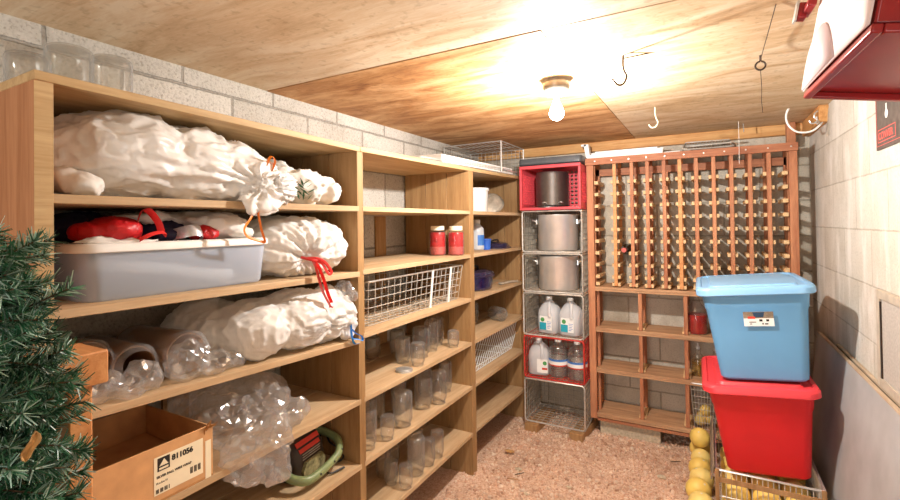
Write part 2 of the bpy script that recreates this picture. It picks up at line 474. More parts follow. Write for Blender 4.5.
# ------------------------------------------------------------------ mesh helpers
class MB:
    """collects shapes and links them as ONE mesh object"""

    def __init__(s):
        s.v, s.f, s.mi = [], [], []
        s.cur = 0

    def add(s, vs, fs):
        o = len(s.v)
        s.v += [Vector(q) for q in vs]
        s.f += [tuple(i + o for i in f) for f in fs]
        s.mi += [s.cur] * len(fs)
        return s

    def box(s, lo, hi, m=None):
        (a, b, c), (d, e, f) = lo, hi
        vs = [Vector(q) for q in ((a, b, c), (d, b, c), (d, e, c), (a, e, c), (a, b, f), (d, b, f), (d, e, f), (a, e, f))]
        if m is not None:
            vs = [m @ q for q in vs]
        return s.add(vs, [(0, 3, 2, 1), (4, 5, 6, 7), (0, 1, 5, 4), (1, 2, 6, 5), (2, 3, 7, 6), (3, 0, 4, 7)])

    def hexa(s, vs):
        return s.add(vs, [(0, 3, 2, 1), (4, 5, 6, 7), (0, 1, 5, 4), (1, 2, 6, 5), (2, 3, 7, 6), (3, 0, 4, 7)])

    def tube(s, pts, r, n=6, closed=False, flat=1.0, upv=None):
        pts = [Vector(p) for p in pts]
        k = len(pts)
        rr = r if isinstance(r, (list, tuple)) else [r] * k
        rings = []
        prev = None
        for i, p in enumerate(pts):
            if closed:
                t = pts[(i + 1) % k] - pts[i - 1]
            else:
                t = pts[min(i + 1, k - 1)] - pts[max(i - 1, 0)]
            if t.length < 1e-9:
                t = Vector((0, 0, 1))
            t.normalize()
            if prev is None:
                a = Vector(upv) if upv else (Vector((0, 0, 1)) if abs(t.z) < .9 else Vector((1, 0, 0)))
            else:
                a = prev
            u = (a - t * a.dot(t))
            if u.length < 1e-6:
                u = t.orthogonal()
            u.normalize()
            w = t.cross(u)
            prev = u
            rings.append([p + (u * math.cos(2 * PI * j / n) + w * math.sin(2 * PI * j / n) * flat) * rr[i] for j in range(n)])
        vs = [q for g in rings for q in g]
        fs = []
        m = k if closed else k - 1
        for i in range(m):
            a, b = i * n, ((i + 1) % k) * n
            for j in range(n):
                j2 = (j + 1) % n
                fs.append((a + j, a + j2, b + j2, b + j))
        if not closed:
            fs.append(tuple(range(n))[::-1])
            fs.append(tuple((k - 1) * n + j for j in range(n)))
        return s.add(vs, fs)

    def lathe(s, prof, n=24, c=(0, 0, 0), m=None, sx=1.0, sy=1.0):
        """profile of (radius, height); a radius of 0 closes the end"""
        vs, fs, rows = [], [], []
        for r, z in prof:
            if r < 1e-6:
                rows.append([len(vs)])
                vs.append(Vector((0, 0, z)))
            else:
                rows.append(list(range(len(vs), len(vs) + n)))
                vs += [Vector((r * sx * math.cos(2 * PI * j / n), r * sy * math.sin(2 * PI * j / n), z)) for j in range(n)]
        for a, b in zip(rows, rows[1:]):
            for j in range(n):
                j2 = (j + 1) % n
                if len(a) == 1 and len(b) == 1:
                    continue
                if len(a) == 1:
                    fs.append((a[0], b[j2], b[j]))
                elif len(b) == 1:
                    fs.append((a[j], a[j2], b[0]))
                else:
                    fs.append((a[j], a[j2], b[j2], b[j]))
        vs = [(m @ q if m is not None else q) + Vector(c) for q in vs]
        return s.add(vs, fs)

    def loft(s, secs, cap=(True, True)):
        """sections: lists of the same number of points, bottom to top"""
        n = len(secs[0])
        vs = [q for g in secs for q in g]
        fs = []
        for i in range(len(secs) - 1):
            for j in range(n):
                j2 = (j + 1) % n
                fs.append((i * n + j, i * n + j2, (i + 1) * n + j2, (i + 1) * n + j))
        if cap[0]:
            fs.append(tuple(range(n))[::-1])
        if cap[1]:
            fs.append(tuple((len(secs) - 1) * n + j for j in range(n)))
        return s.add(vs, fs)

    def ball(s, c, r, n=16, m=8, sx=1, sy=1, sz=1):
        prof = [(r * math.sin(PI * i / m), -r * sz * math.cos(PI * i / m)) for i in range(m + 1)]
        prof[0] = (0, prof[0][1])
        prof[-1] = (0, prof[-1][1])
        return s.lathe(prof, n, c, None, sx, sy)

    def build(s, name, mat, parent=None, loc=None, bevel=0, angle=38, flatshade=False):
        me = bpy.data.meshes.new(name)
        me.from_pydata(s.v, [], s.f)
        mats = mat if isinstance(mat, (list, tuple)) else [mat]
        for x in mats:
            me.materials.append(MT[x])
        if len(mats) > 1:
            me.polygons.foreach_set('material_index', s.mi)
        bm = bmesh.new()
        bm.from_mesh(me)
        bmesh.ops.recalc_face_normals(bm, faces=bm.faces)
        bm.to_mesh(me)
        bm.free()
        if not flatshade:
            me.polygons.foreach_set('use_smooth', [True] * len(me.polygons))
            me.set_sharp_from_angle(angle=R(angle))
        o = bpy.data.objects.new(name, me)
        COL.objects.link(o)
        if parent is not None:
            o.parent = parent
        if loc is not None:
            o.location = loc
        if bevel:
            b = o.modifiers.new('edge', 'BEVEL')
            b.width = bevel
            b.segments = 2
            b.limit_method = 'ANGLE'
            b.angle_limit = R(50)
        return o


def tag(o, label, cat, group=None, kind=None):
    o['label'] = label
    o['category'] = cat
    if group:
        o['group'] = group
    if kind:
        o['kind'] = kind
    return o


def thing(name, label, cat, loc=(0, 0, 0), rot=(0, 0, 0), group=None):
    o = bpy.data.objects.new(name, None)
    o.empty_display_size = .05
    COL.objects.link(o)
    o.location = loc
    o.rotation_euler = rot
    return tag(o, label, cat, group)


def struct(o):
    o['kind'] = 'structure'
    return o


def copy_thing(o, loc, rotz=0, label=None, scale=None, parent=None):
    c = o.copy()
    COL.objects.link(c)
    if parent is not None:
        c.parent = parent
    else:
        c.location = loc
        c.rotation_euler = (0, 0, rotz)
    if scale:
        c.scale = scale
    if label:
        c['label'] = label
    for ch in list(o.children):
        copy_thing(ch, None, parent=c)
    return c


def rrect(w, d, r, z, n=5, cx=0, cy=0):
    """rounded rectangle section, counter-clockwise"""
    pts = []
    for sx, sy, a0 in ((1, 1, 0), (-1, 1, 90), (-1, -1, 180), (1, -1, 270)):
        for i in range(n + 1):
            a = R(a0 + 90 * i / n)
            pts.append(Vector((cx + sx * (w / 2 - r) + r * math.cos(a), cy + sy * (d / 2 - r) + r * math.sin(a), z)))
    return pts


def text_mesh(name, body, size, mat, parent, M, bold=0.0, extrude=.0006, spacing=1.0):
    cu = bpy.data.curves.new(name, 'FONT')
    cu.body = body
    cu.size = size
    cu.extrude = extrude
    cu.offset = bold
    cu.space_character = spacing
    cu.align_x = 'LEFT'
    o = bpy.data.objects.new(name, cu)
    COL.objects.link(o)
    dg = bpy.context.evaluated_depsgraph_get()
    me = bpy.data.meshes.new_from_object(o.evaluated_get(dg))
    bpy.data.objects.remove(o)
    me.transform(M)
    me.materials.clear()
    me.materials.append(MT[mat])
    o = bpy.data.objects.new(name, me)
    COL.objects.link(o)
    o.parent = parent
    return o


def fbm(p, f, seed):
    return noise.noise(Vector((p.x * f + seed, p.y * f + seed * 1.7, p.z * f - seed * .6)))


def crease(p, f, seed):
    w = Vector((fbm(p, f * .6, seed + 9), fbm(p, f * .6, seed + 5), fbm(p, f * .6, seed + 2))) * (.5 / f)
    return max(0, 1 - abs(fbm(p + w, f, seed)) * 2.6) ** 1.6


def facet(p, f, seed):
    return noise.voronoi(p * f + Vector((seed, seed * 2, seed * 3)))[0][0]


def blob(name, lumps, mat, parent=None, voxel=.012, smooth=4, vor=(), wr=((6, .02), (14, .012), (30, .006)), seed=1.0, fn=None, floor=None, sub=0, stretch=(1, 1, 1), dec=0):
    """lumps (centre, radii, euler) melted into one skin, then creased; fn(p, n) adds its own shift"""
    b = MB()
    for l in lumps:
        c, rad = Vector(l[0]), l[1]
        rot = Euler([R(x) for x in (l[2] if len(l) > 2 else (0, 0, 0))]).to_matrix()
        m = rot @ Matrix.Diagonal(Vector(rad))
        prof = [(math.sin(PI * i / 12), -math.cos(PI * i / 12)) for i in range(13)]
        prof[0], prof[-1] = (0, -1), (0, 1)
        b.lathe(prof, 20, c, m)
    o = b.build(name, mat, parent)
    md = o.modifiers.new('r', 'REMESH')
    md.mode = 'VOXEL'
    md.voxel_size = voxel
    md = o.modifiers.new('s', 'SMOOTH')
    md.iterations = smooth
    md.factor = .5
    if sub:
        md = o.modifiers.new('u', 'SUBSURF')
        md.levels = md.render_levels = sub
    dg = bpy.context.evaluated_depsgraph_get()
    dg.update()
    me = bpy.data.meshes.new_from_object(o.evaluated_get(dg))
    o.modifiers.clear()
    old = o.data
    o.data = me
    bpy.data.meshes.remove(old)
    me.name = name
    nrm = [v.normal.copy() for v in me.vertices]
    for v, n in zip(me.vertices, nrm):
        p = v.co.copy()
        d = 0
        for i, (f, a) in enumerate(wr):
            d += a * (crease(Vector((p.x * stretch[0], p.y * stretch[1], p.z * stretch[2])), f, seed + i * 3.1) - .3)
        for f, a in vor:
            d += a * (facet(p, f, seed) - .4)
        q = p + n * d
        if fn:
            q = fn(p, q, n)
        if floor is not None and q.z < floor:
            q.z = floor + (q.z - floor) * .03
        v.co = q
    me.update()
    if dec:         # crumpled film: few, flat, sharp-edged facets
        md = o.modifiers.new('d', 'DECIMATE')
        md.ratio = dec
        dg = bpy.context.evaluated_depsgraph_get()
        dg.update()
        me2 = bpy.data.meshes.new_from_object(o.evaluated_get(dg))
        o.modifiers.clear()
        o.data = me2
        bpy.data.meshes.remove(me)
        me = me2
        me.name = name
    me.polygons.foreach_set('use_smooth', [True] * len(me.polygons))
    if dec:
        me.polygons.foreach_set('use_smooth', [False] * len(me.polygons))
    me.materials.clear()
    me.materials.append(MT[mat])
    me.update()
    return o


def ribbon(b, pts, w, th=.0012):
    """flat plastic strip along the points"""
    return b.tube(pts, w / 2, 8, flat=th / w * 2)


def arc(c, r, a0, a1, n, ax='xz'):
    out = []
    for i in range(n + 1):
        a = R(a0 + (a1 - a0) * i / n)
        p = [c[0], c[1], c[2]]
        p['xyz'.index(ax[0])] += r * math.cos(a)
        p['xyz'.index(ax[1])] += r * math.sin(a)
        out.append(Vector(p))
    return out


def spline(pts, n=6):
    """smooth polyline through the points"""
    P = [Vector(p) for p in pts]
    P = [P[0] * 2 - P[1]] + P + [P[-1] * 2 - P[-2]]
    out = []
    for i in range(1, len(P) - 2):
        a, b, c, d = P[i - 1], P[i], P[i + 1], P[i + 2]
        for k in range(n):
            t = k / n
            out.append(.5 * ((2 * b) + (c - a) * t + (2 * a - 5 * b + 4 * c - d) * t * t + (3 * b - a - 3 * c + d) * t ** 3))
    out.append(P[-2])
    return out


# ------------------------------------------------------------------ the room
XL, XR, YB, YF, ZC = -1.643, .548, 3.50, -1.6, 2.013
XF = -1.19                       # front edges of the shelving


def room():
    b = MB().box((XL - .15, YF - .15, -.12), (XL, YB + .15, ZC + .1))
    struct(b.build('wall_left', 'block_left'))
    b = MB().box((XL, YB, -.12), (XR, YB + .15, ZC + .1))
    struct(b.build('wall_back', 'block_back'))
    b = MB().box((XR, YF - .15, -.12), (XR + .15, YB + .15, ZC + .1))
    struct(b.build('wall_right', 'block_right'))
    # the wall behind the camera, with a doorway added for the fill light
    b = MB().box((XL, YF - .15, -.12), (-1.0, YF, ZC + .1))
    b.box((-.1, YF - .15, -.12), (XR, YF, ZC + .1))
    b.box((-1.0, YF - .15, 1.95), (-.1, YF, ZC + .1))
    struct(b.build('wall_front', 'block_front'))
    # gravel ground with real unevenness
    b = MB()
    nx, ny = 74, 174
    vs = []
    for j in range(ny + 1):
        for i in range(nx + 1):
            x = XL + (XR - XL) * i / nx
            y = YF + (YB - YF) * j / ny
            p = Vector((x, y, 0))
            z = .010 * fbm(p, 4, 1) + .006 * fbm(p, 14, 2) + .004 * fbm(p, 40, 3) - .006
            vs.append((x, y, z))
    fs = []
    for j in range(ny):
        for i in range(nx):
            a = j * (nx + 1) + i
            fs.append((a, a + 1, a + nx + 2, a + nx + 1))
    b.add(vs, fs)
    struct(b.build('floor', 'ground'))
    # plywood sheets, 4 mm joints
    b = MB()
    b.box((XL - .02, YF - .1, ZC), (XR + .02, 1.352, ZC + .02))
    b.cur = 1
    b.box((XL - .02, 1.356, ZC - .002), (-.432, YB, ZC + .02))
    b.cur = 2
    b.box((-.429, 1.357, ZC - .001), (XR + .02, YB, ZC + .02))
    struct(b.build('ceiling', ['ceil_a', 'ceil_b', 'ceil_c']))
    b = MB().box((XL, YB - .045, 1.945), (XR, YB, ZC - .002))
    struct(b.build('trim_1', 'trimwood', bevel=.002))
    b = MB().box((.508, 2.98, 1.925), (XR, YB - .045, ZC - .002))
    struct(b.build('trim_2', 'trimwood_y', bevel=.002))
    b = MB().box((.425, YB - .09, 1.87), (.47, YB - .045, ZC - .002))
    struct(b.build('trim_3', 'redwood', bevel=.002))
    # loose stones on the ground
    ico = []
    t = (1 + 5 ** .5) / 2
    iv = [Vector(q).normalized() for q in ((-1, t, 0), (1, t, 0), (-1, -t, 0), (1, -t, 0), (0, -1, t), (0, 1, t), (0, -1, -t), (0, 1, -t), (t, 0, -1), (t, 0, 1), (-t, 0, -1), (-t, 0, 1))]
    jf = [(0, 11, 5), (0, 5, 1), (0, 1, 7), (0, 7, 10), (0, 10, 11), (1, 5, 9), (5, 11, 4), (11, 10, 2), (10, 7, 6), (7, 1, 8), (3, 9, 4), (3, 4, 2), (3, 2, 6), (3, 6, 8), (3, 8, 9), (4, 9, 5), (2, 4, 11), (6, 2, 10), (8, 6, 7), (9, 8, 1)]
    b = MB()
    rnd = random.Random(3)
    for k in range(9000):
        x, y = rnd.uniform(-1.25, .5), rnd.uniform(1.5, 3.48)
        r = rnd.choice((.004, .005, .006, .007, .008, .011)) * rnd.uniform(.8, 1.3)
        p = Vector((x, y, 0))
        z = .010 * fbm(p, 4, 1) + .006 * fbm(p, 14, 2) + .004 * fbm(p, 40, 3) - .006
        e = Euler((rnd.uniform(0, 6), rnd.uniform(0, 6), rnd.uniform(0, 6))).to_matrix()
        sc = Vector((rnd.uniform(.7, 1.3), rnd.uniform(.7, 1.3), rnd.uniform(.5, .9)))
        b.add([(e @ Vector((q.x * sc.x, q.y * sc.y, q.z * sc.z))) * r + Vector((x, y, z + r * .25)) for q in iv], jf)
    tag(b.build('gravel', 'gravel', flatshade=True), 'pinkish brown gravel strewn over the ground', 'gravel', kind='stuff')


room()

# bits of litter on the gravel
def litter():
    rows = [('dry_leaf', 'curled dry tan leaf on the gravel near the shelving', 'leaf', -1.10, 2.70, .035, 'leaf', 1),
            ('stone', 'grey flat stone lying on gravel mid floor, beside a twig', 'stone', -.985, 2.55, .016, 'cinder', 0),
            ('stone', 'pale chip of stone on the gravel nearest the viewer', 'stone', -.86, 2.34, .014, 'cinder', 0),
            ('stone', 'whitish pebble on the gravel near the yellow fruit', 'stone', -.25, 2.84, .02, 'cinder', 0),
            ('stone', 'small tan stone in the middle of the open gravel', 'stone', -.68, 2.50, .012, 'cinder', 0)]
    for nm, lb, ct, x, y, r, mt, flat in rows:
        b = MB()
        if flat:
            vs, fs = [], []
            for i in range(9):
                for j in range(5):
                    u, v = i / 8 * 2 - 1, j / 4 * 2 - 1
                    w = math.sqrt(max(0, 1 - u * u)) * .45
                    vs.append((x + u * r, y + v * w * r, .006 + .35 * r * v * v * (1 - u * u) + .01 * u * u))
            for i in range(8):
                for j in range(4):
                    a = i * 5 + j
                    fs.append((a, a + 1, a + 6, a + 5))
            b.add(vs, fs)
            o = b.build(nm, mt)
            md = o.modifiers.new('t', 'SOLIDIFY')
            md.thickness = .001
        else:
            b.ball((x, y, .003), r, 10, 6, 1.3, .8, .5)
            for v in b.v:
                v += Vector((fbm(v, 70, 2), fbm(v, 70, 5), 0)) * r * .35
            o = b.build(nm, mt)
        tag(o, lb, ct)
    for i, (x, y, a, L, lb) in enumerate(((-.96, 2.50, 50, .06, 'thin dark twig on the gravel mid floor'), (-.97, 2.43, 10, .07, 'pale splinter of wood lying on the gravel'), (-.19, 3.05, 30, .06, 'dark twig on gravel in front of the cinder block'))):
        d = Vector((math.cos(R(a)), math.sin(R(a)), 0)) * L
        c = Vector((x, y, .006))
        b = MB().tube([c - d * .5, c - d * .1 + Vector((.004, -.003, .003)), c + d * .5], [.003, .0035, .002], 6)
        tag(b.build('twig', 'batten' if i == 1 else 'twig'), lb, 'twig')


litter()
# ------------------------------------------------------------------ shelving
TOPZ = {1: 1.505, 2: 1.255, 3: 1.005, 4: .755, 5: .505, 6: .240}


def planked(b, x0, x1, y0, y1, z0, z1, n, seed, gap=.003):
    """a panel across x of n boards side by side"""
    rnd = random.Random(seed)
    w = (x1 - x0) / n
    for i in range(n):
        d = rnd.uniform(-.0012, .0012)
        b.box((x0 + i * w + (gap / 2 if i else 0), y0 + d, z0), (x0 + (i + 1) * w - (gap / 2 if i < n - 1 else 0), y1 + d, z1))


def shelving():
    t = thing('shelving_unit', 'tall tan wooden shelving unit of three open bays along the block wall', 'shelving unit', (-1.4, 1.8, 0))
    T = Vector((1.4, -1.8, 0))

    def fin(b, nm, mt, bev=.0015):
        for v in b.v:
            v += T
        return b.build(nm, mt, t, bevel=bev)
    x0 = XL + .012
    for y0, y1, zt in ((.410, .441, 1.757), (1.401, 1.437, 1.740), (2.370, 2.424, 1.754), (3.245, 3.275, 1.772)):
        b = MB()
        planked(b, x0, XF, y0, y1, -.02, zt - .02, 1 if y0 < .42 else 3, y0)
        fin(b, 'side_panel', 'endwood' if y0 < .42 else 'shelf_x')
    fin(MB().box((XF + .0002, .4095, -.02), (XF + .0022, .4415, 1.735)), 'front_edging', 'shelf', .0005)
    # the continuous top boards
    for y0, y1, za, zb, nm in ((.410, 1.419, 1.757, 1.740, 0), (1.421, 2.396, 1.741, 1.754, 1), (2.398, 3.275, 1.754, 1.774, 2)):
        b = MB()
        b.hexa([(x0, y0, za - .02), (XF + .001, y0, za - .02), (XF + .001, y1, zb - .02), (x0, y1, zb - .02), (x0, y0, za), (XF + .001, y0, za), (XF + .001, y1, zb), (x0, y1, zb)])
        fin(b, 'top_board', 'shelf')
    for bay, (y0, y1) in enumerate(((.430, 1.409), (1.429, 2.378), (2.416, 3.252))):
        for k in range(1, 7):
            z = TOPZ[k]
            a = b_ = z
            if bay == 0 and k == 3:
                a, b_ = 1.035, .99
            if bay == 0 and k == 2:
                a, b_ = 1.262, 1.250
            if bay == 2 and k == 6:
                a, b_ = .245, .222
            if bay == 0 and k == 6:
                continue
            m = MB()
            xs = x0 + (XF - x0) * (.36 if (bay + k) % 2 else .52)
            for xa, xb in ((x0, xs - .002), (xs + .002, XF + .0015)):
                m.hexa([(xa, y0, a - .02), (xb, y0, a - .02), (xb, y1, b_ - .02), (xa, y1, b_ - .02), (xa, y0, a), (xb, y0, a), (xb, y1, b_), (xa, y1, b_)])
            fin(m, 'shelf', 'plank')
    for y, z0, z1 in ((1.72, .02, 1.0), (2.12, .02, 1.48), (.95, .02, 1.0), (2.66, .02, 1.48)):
        b = MB().box((XL + .001, y - .045, z0), (x0 + .002, y + .045, z1))
        fin(b, 'batten', 'batten', .001)


shelving()


# ------------------------------------------------------------------ glass jars
def jar_profile(h, r):
    """a jar stood on its mouth: threaded neck below, rounded base on top; outside up, inside down"""
    n = r * .78
    out = [(n, 0), (n * 1.05, h * .012), (n, h * .025), (n * 1.05, h * .05), (n, h * .075), (n * 1.02, h * .095), (r * .93, h * .16), (r, h * .22), (r, h * .55), (r, h * .92), (r * .94, h * .975), (r * .82, h), (r * .3, h * .985), (0, h * .985)]
    t = .0028
    inn = [(max(0, a - t), z - (t * 1.6 if z > h * .9 else 0)) for a, z in out][::-1]
    return out, inn


def make_jar(label, group, loc, h, r, dusty=False, name='glass_jar'):
    out, inn = jar_profile(h, r)
    b = MB()
    b.lathe(out + inn[1:] + [out[0]], 30)
    o = b.build(name, 'glass_dusty' if dusty else 'glass')
    o.location = loc
    return tag(o, label, 'jar', group)


def jars():
    g0 = 'jars on top of the shelving'
    for (x, y, h, r, lb) in ((-1.52, .512, .125, .047, 'wide glass jar upside down on the shelf top, nearest the viewer'),
                             (-1.54, .608, .180, .055, 'tallest upside down glass jar on the shelf top, middle of the three'),
                             (-1.54, .712, .184, .053, 'wide glass jar upside down on the shelf top, farthest of the three')):
        make_jar(lb, g0, (x, y, 1.757 - .017 * (y - .41)), h, r, True, 'large_glass_jar')
    rows = {
        4: [(-1.322, 1.882, .123, .037, 'dusty glass jar behind the small jar on the third shelf up, near the loose lid'),
            (-1.229, 1.874, .110, .034, 'small squat jar at the shelf edge beside the loose metal lid'),
            (-1.290, 1.999, .153, .044, 'tall glass jar behind the small jar at the shelf edge above the loose lid row'),
            (-1.440, 2.00, .120, .040, 'hazy jar at the back of the shelf with the loose lid'),
            (-1.305, 2.125, .161, .038, 'tall slim jar behind the tall wide jar, below the empty wire basket'),
            (-1.345, 2.245, .150, .042, 'tall jar at the back by the partition, below the empty wire basket'),
            (-1.235, 2.240, .090, .032, 'little tapered tumbler jar standing alone by the partition edge'),
            (-1.50, 1.87, .108, .038, 'dim jar against the wall on the shelf with the loose lid')],
        5: [(-1.245, 1.767, .157, .044, 'large clear jar near the front of the second jar shelf, beside the smallest jar'),
            (-1.273, 1.985, .157, .045, 'broad jar with a bright reflection in the middle of the second jar shelf'),
            (-1.232, 2.074, .166, .040, 'tall jar with an embossed side next to the broad bright jar'),
            (-1.285, 2.235, .165, .036, 'slim tall jar nearest the partition on the second jar shelf'),
            (-1.226, 1.622, .104, .030, 'smallest jar at the shelf edge on the second jar shelf'),
            (-1.245, 1.52, .159, .032, 'tall narrow jar against the near post on the second jar shelf'),
            (-1.345, 1.875, .165, .038, 'tall jar behind the large clear jar on the second jar shelf'),
            (-1.313, 1.610, .166, .033, 'tall narrow jar behind the smallest jar'),
            (-1.385, 1.755, .152, .036, 'dark jar at the back of the second jar shelf behind the large clear jar'),
            (-1.355, 2.13, .150, .038, 'jar at the back of the second jar shelf behind the embossed jar')],
        6: [(-1.238, 1.862, .178, .042, 'biggest jar in the middle of the lowest jar shelf'),
            (-1.230, 1.960, .130, .033, 'jar next to the biggest jar on the lowest jar shelf'),
            (-1.232, 2.048, .135, .034, 'jar with a red rim stain, farthest along the lowest jar shelf'),
            (-1.295, 1.738, .108, .031, 'short jar with a red rim behind the front jar on the lowest shelf'),
            (-1.216, 1.742, .105, .031, 'short jar at the very edge of the lowest jar shelf'),
            (-1.368, 1.775, .136, .036, 'taller jar at the back near the post on the lowest jar shelf'),
            (-1.325, 1.985, .150, .040, 'tall jar at the back behind the biggest jar on the lowest shelf'),
            (-1.40, 1.89, .140, .037, 'dim jar farthest back on the lowest jar shelf')]}
    for k, L in rows.items():
        for i, (x, y, h, r, lb) in enumerate(L):
            make_jar(lb, 'canning jars on the middle bay shelves', (x, y, TOPZ[k]), h, r, i % 3 == 0)
    b = MB().lathe([(0, .012), (.030, .012), (.031, .010), (.040, .009), (.0415, .006), (.0415, 0), (.039, 0), (.039, .005), (0, .005)], 26)
    o = b.build('jar_lid', 'chrome')
    o.location = (-1.237, 1.769, TOPZ[4])
    tag(o, 'loose round metal jar lid lying flat at the shelf edge', 'lid')


jars()


def sauce_jar(loc, h, r, lb):
    t = thing('preserve_jar', lb, 'jar', loc, group='jars of red preserve')
    b = MB().lathe([(0, 0), (r * .9, 0), (r, h * .04), (r, h * .72), (r * .93, h * .79), (r * .78, h * .84), (r * .78, h * .99), (r * .72, h)], 24)
    b.build('glass_body', 'glass', t)
    b = MB().lathe([(0, .004), (r * .86, .004), (r * .94, h * .05), (r * .94, h * .30), (0, h * .30)], 20)
    b.build('pulp', 'red_grain', t)
    b = MB().lathe([(0, h * .301), (r * .94, h * .301), (r * .94, h * .72), (r * .88, h * .79), (0, h * .80)], 20)
    b.build('preserve', 'red_sauce', t)
    b = MB().lathe([(r * .82, h * .86), (r * .82, h * .995), (r * .78, h * 1.005), (0, h * 1.005)], 24)
    b.build('lid', 'label', t)


sauce_jar((-1.335, 2.255, 1.255), .165, .047, 'jar of red preserve on the middle bay shelf, farther from the partition edge')
sauce_jar((-1.236, 2.290, 1.255), .163, .045, 'jar of red preserve on the middle bay shelf, closest to the shelf edge')


# ------------------------------------------------------------------ wire goods
def wire_panel(b, o, u, v, nu, nv, r):
    """grid of wires on the parallelogram o, u, v"""
    o, u, v = Vector(o), Vector(u), Vector(v)
    for i in range(nu + 1):
        p = o + u * (i / nu)
        b.tube([p, p + v], r, 5)
    for j in range(nv + 1):
        p = o + v * (j / nv)
        b.tube([p, p + u], r, 5)


def frame_loop(b, pts, r, n=7):
    b.tube(pts, r, n, closed=True)


def rect(x0, y0, x1, y1, z, rad=.02, k=4):
    return [Vector((p.x, p.y, p.z)) for p in rrect(x1 - x0, y1 - y0, rad, z, k, (x0 + x1) / 2, (y0 + y1) / 2)]


def bay_basket():
    t = thing('wire_basket', 'long empty wire basket on the middle bay shelf under the red jars', 'basket', (-1.42, 1.93, TOPZ[3]))
    L, W, H = .80, .34, .19
    fl = .02
    b = MB()
    frame_loop(b, rect(-W / 2 - fl, -L / 2 - fl, W / 2 + fl, L / 2 + fl, H), .0045)
    b.build('rim', 'chrome', t)
    b = MB()
    n = 18
    for i in range(n + 1):
        y = -L / 2 + L * i / n
        ye = y * (L / 2 + fl) / (L / 2)
        b.tube([(-W / 2 - fl, ye, H), (-W / 2, y, .003), (W / 2, y, .003), (W / 2 + fl, ye, H)], .002, 5)
    for i in range(1, 8):
        x = -W / 2 + W * i / 8
        b.tube([(x, -L / 2 - fl, H), (x, -L / 2, .003), (x, L / 2, .003), (x, L / 2 + fl, H)], .002, 5)
    for k in range(0, 5):
        z = .003 + (H - .003) * k / 5
        f = fl * k / 5
        frame_loop(b, rect(-W / 2 - f, -L / 2 - f, W / 2 + f, L / 2 + f, z), .002, 5)
    b.build('wire_mesh', 'wire', t)
    for y in (.09, .28):
        b = MB()
        b.box((W / 2 + .001, y - .008, .0), (W / 2 + .004, y + .008, .03))
        b.hexa([(W / 2 + .003, y - .009, 0), (W / 2 + .006, y - .009, 0), (W / 2 + .006, y + .009, 0), (W / 2 + .003, y + .009, 0), (W / 2 + fl + .003, y - .009, H), (W / 2 + fl + .006, y - .009, H), (W / 2 + fl + .006, y + .009, H), (W / 2 + fl + .003, y + .009, H)])
        b.build('strap', 'white', t)


bay_basket()


def small_grate():
    # wire basket standing tilted under the fourth shelf of the far bay
    t = thing('wire_basket', 'wire basket with slanting wires on the far bay shelf below the dusty jars', 'basket', (-1.41, 2.86, TOPZ[5]))
    b = MB()
    L, H, W = .76, .20, .26
    for i in range(21):
        y = -L / 2 + L * i / 20
        b.tube([(W / 2, y - .035, .006), (W / 2 + .03, y + .035, H)], .0030, 6)
        if i % 4 == 0:
            b.tube([(W / 2, y - .035, .006), (-W / 2, y - .035, .006)], .0025, 5)
    for z, f in ((.006, 0), (.035, .005)):
        b.tube([(W / 2 + f, -L / 2 - .03, z), (W / 2 + f, L / 2 - .03, z)], .0028, 6)
    b.build('wires', 'whitewire', t)  # white colour stands in for the bright shine on chrome
    b = MB()
    frame_loop(b, rect(-W / 2, -L / 2, W / 2 + .03, L / 2 + .035, H), .004)
    b.build('rim', 'wire', t)


small_grate()


def top_racks():
    # white ventilated shelf lying on the shelving top
    zt = 1.756
    t = thing('wire_shelf', 'white coated wire shelf lying flat on top of the shelving', 'wire shelf', (-1.325, 2.56, zt), (0, 0, 0))
    L, W = .98, .26
    b = MB()
    for i in range(44):
        y = -L / 2 + L * i / 43
        z = .020 * (y / L)
        b.tube([(-W / 2, y, .050 + z), (W / 2, y, .046 + z), (W / 2 + .004, y, .012 + z)], .0022, 5)
    b.build('wires', 'whitewire', t)
    b = MB()
    for x, z in ((-W / 2, .046), (0, .044), (W / 2, .043), (W / 2 + .004, .011)):
        b.tube([(x, -L / 2, z - .010), (x, L / 2, z + .010)], .0050, 6)
    b.build('rails', 'whitewire', t)
    # chrome rack standing behind it
    t = thing('wire_rack', 'chrome wire rack standing on the far end of the shelving top', 'rack', (-1.39, 2.99, 1.768))
    x0, x1, y0, y1, H = -.215, .215, -.17, .25, .205
    b = MB()
    for x in (x0, x1):
        for y in (y0, y1):
            b.tube([(x, y, 0), (x, y, H)], .0055 if x == x1 else .004, 7)
    frame_loop(b, [(x0, y0, H), (x1, y0, H), (x1, y1, H), (x0, y1, H)], .004)
    frame_loop(b, [(x0, y0, .02), (x1, y0, .02), (x1, y1, .02), (x0, y1, .02)], .0035)
    b.build('frame', 'chrome', t)
    b = MB()
    wire_panel(b, (x0, y0, H), (x1 - x0, 0, 0), (0, y1 - y0, 0), 12, 3, .0018)
    wire_panel(b, (x0, y1, .02), (x1 - x0, 0, 0), (0, 0, H - .02), 14, 8, .0016)
    wire_panel(b, (x0, y0, .02), (0, y1 - y0, 0), (0, 0, H - .02), 12, 8, .0016)
    b.build('wire_mesh', 'wire', t)


top_racks()


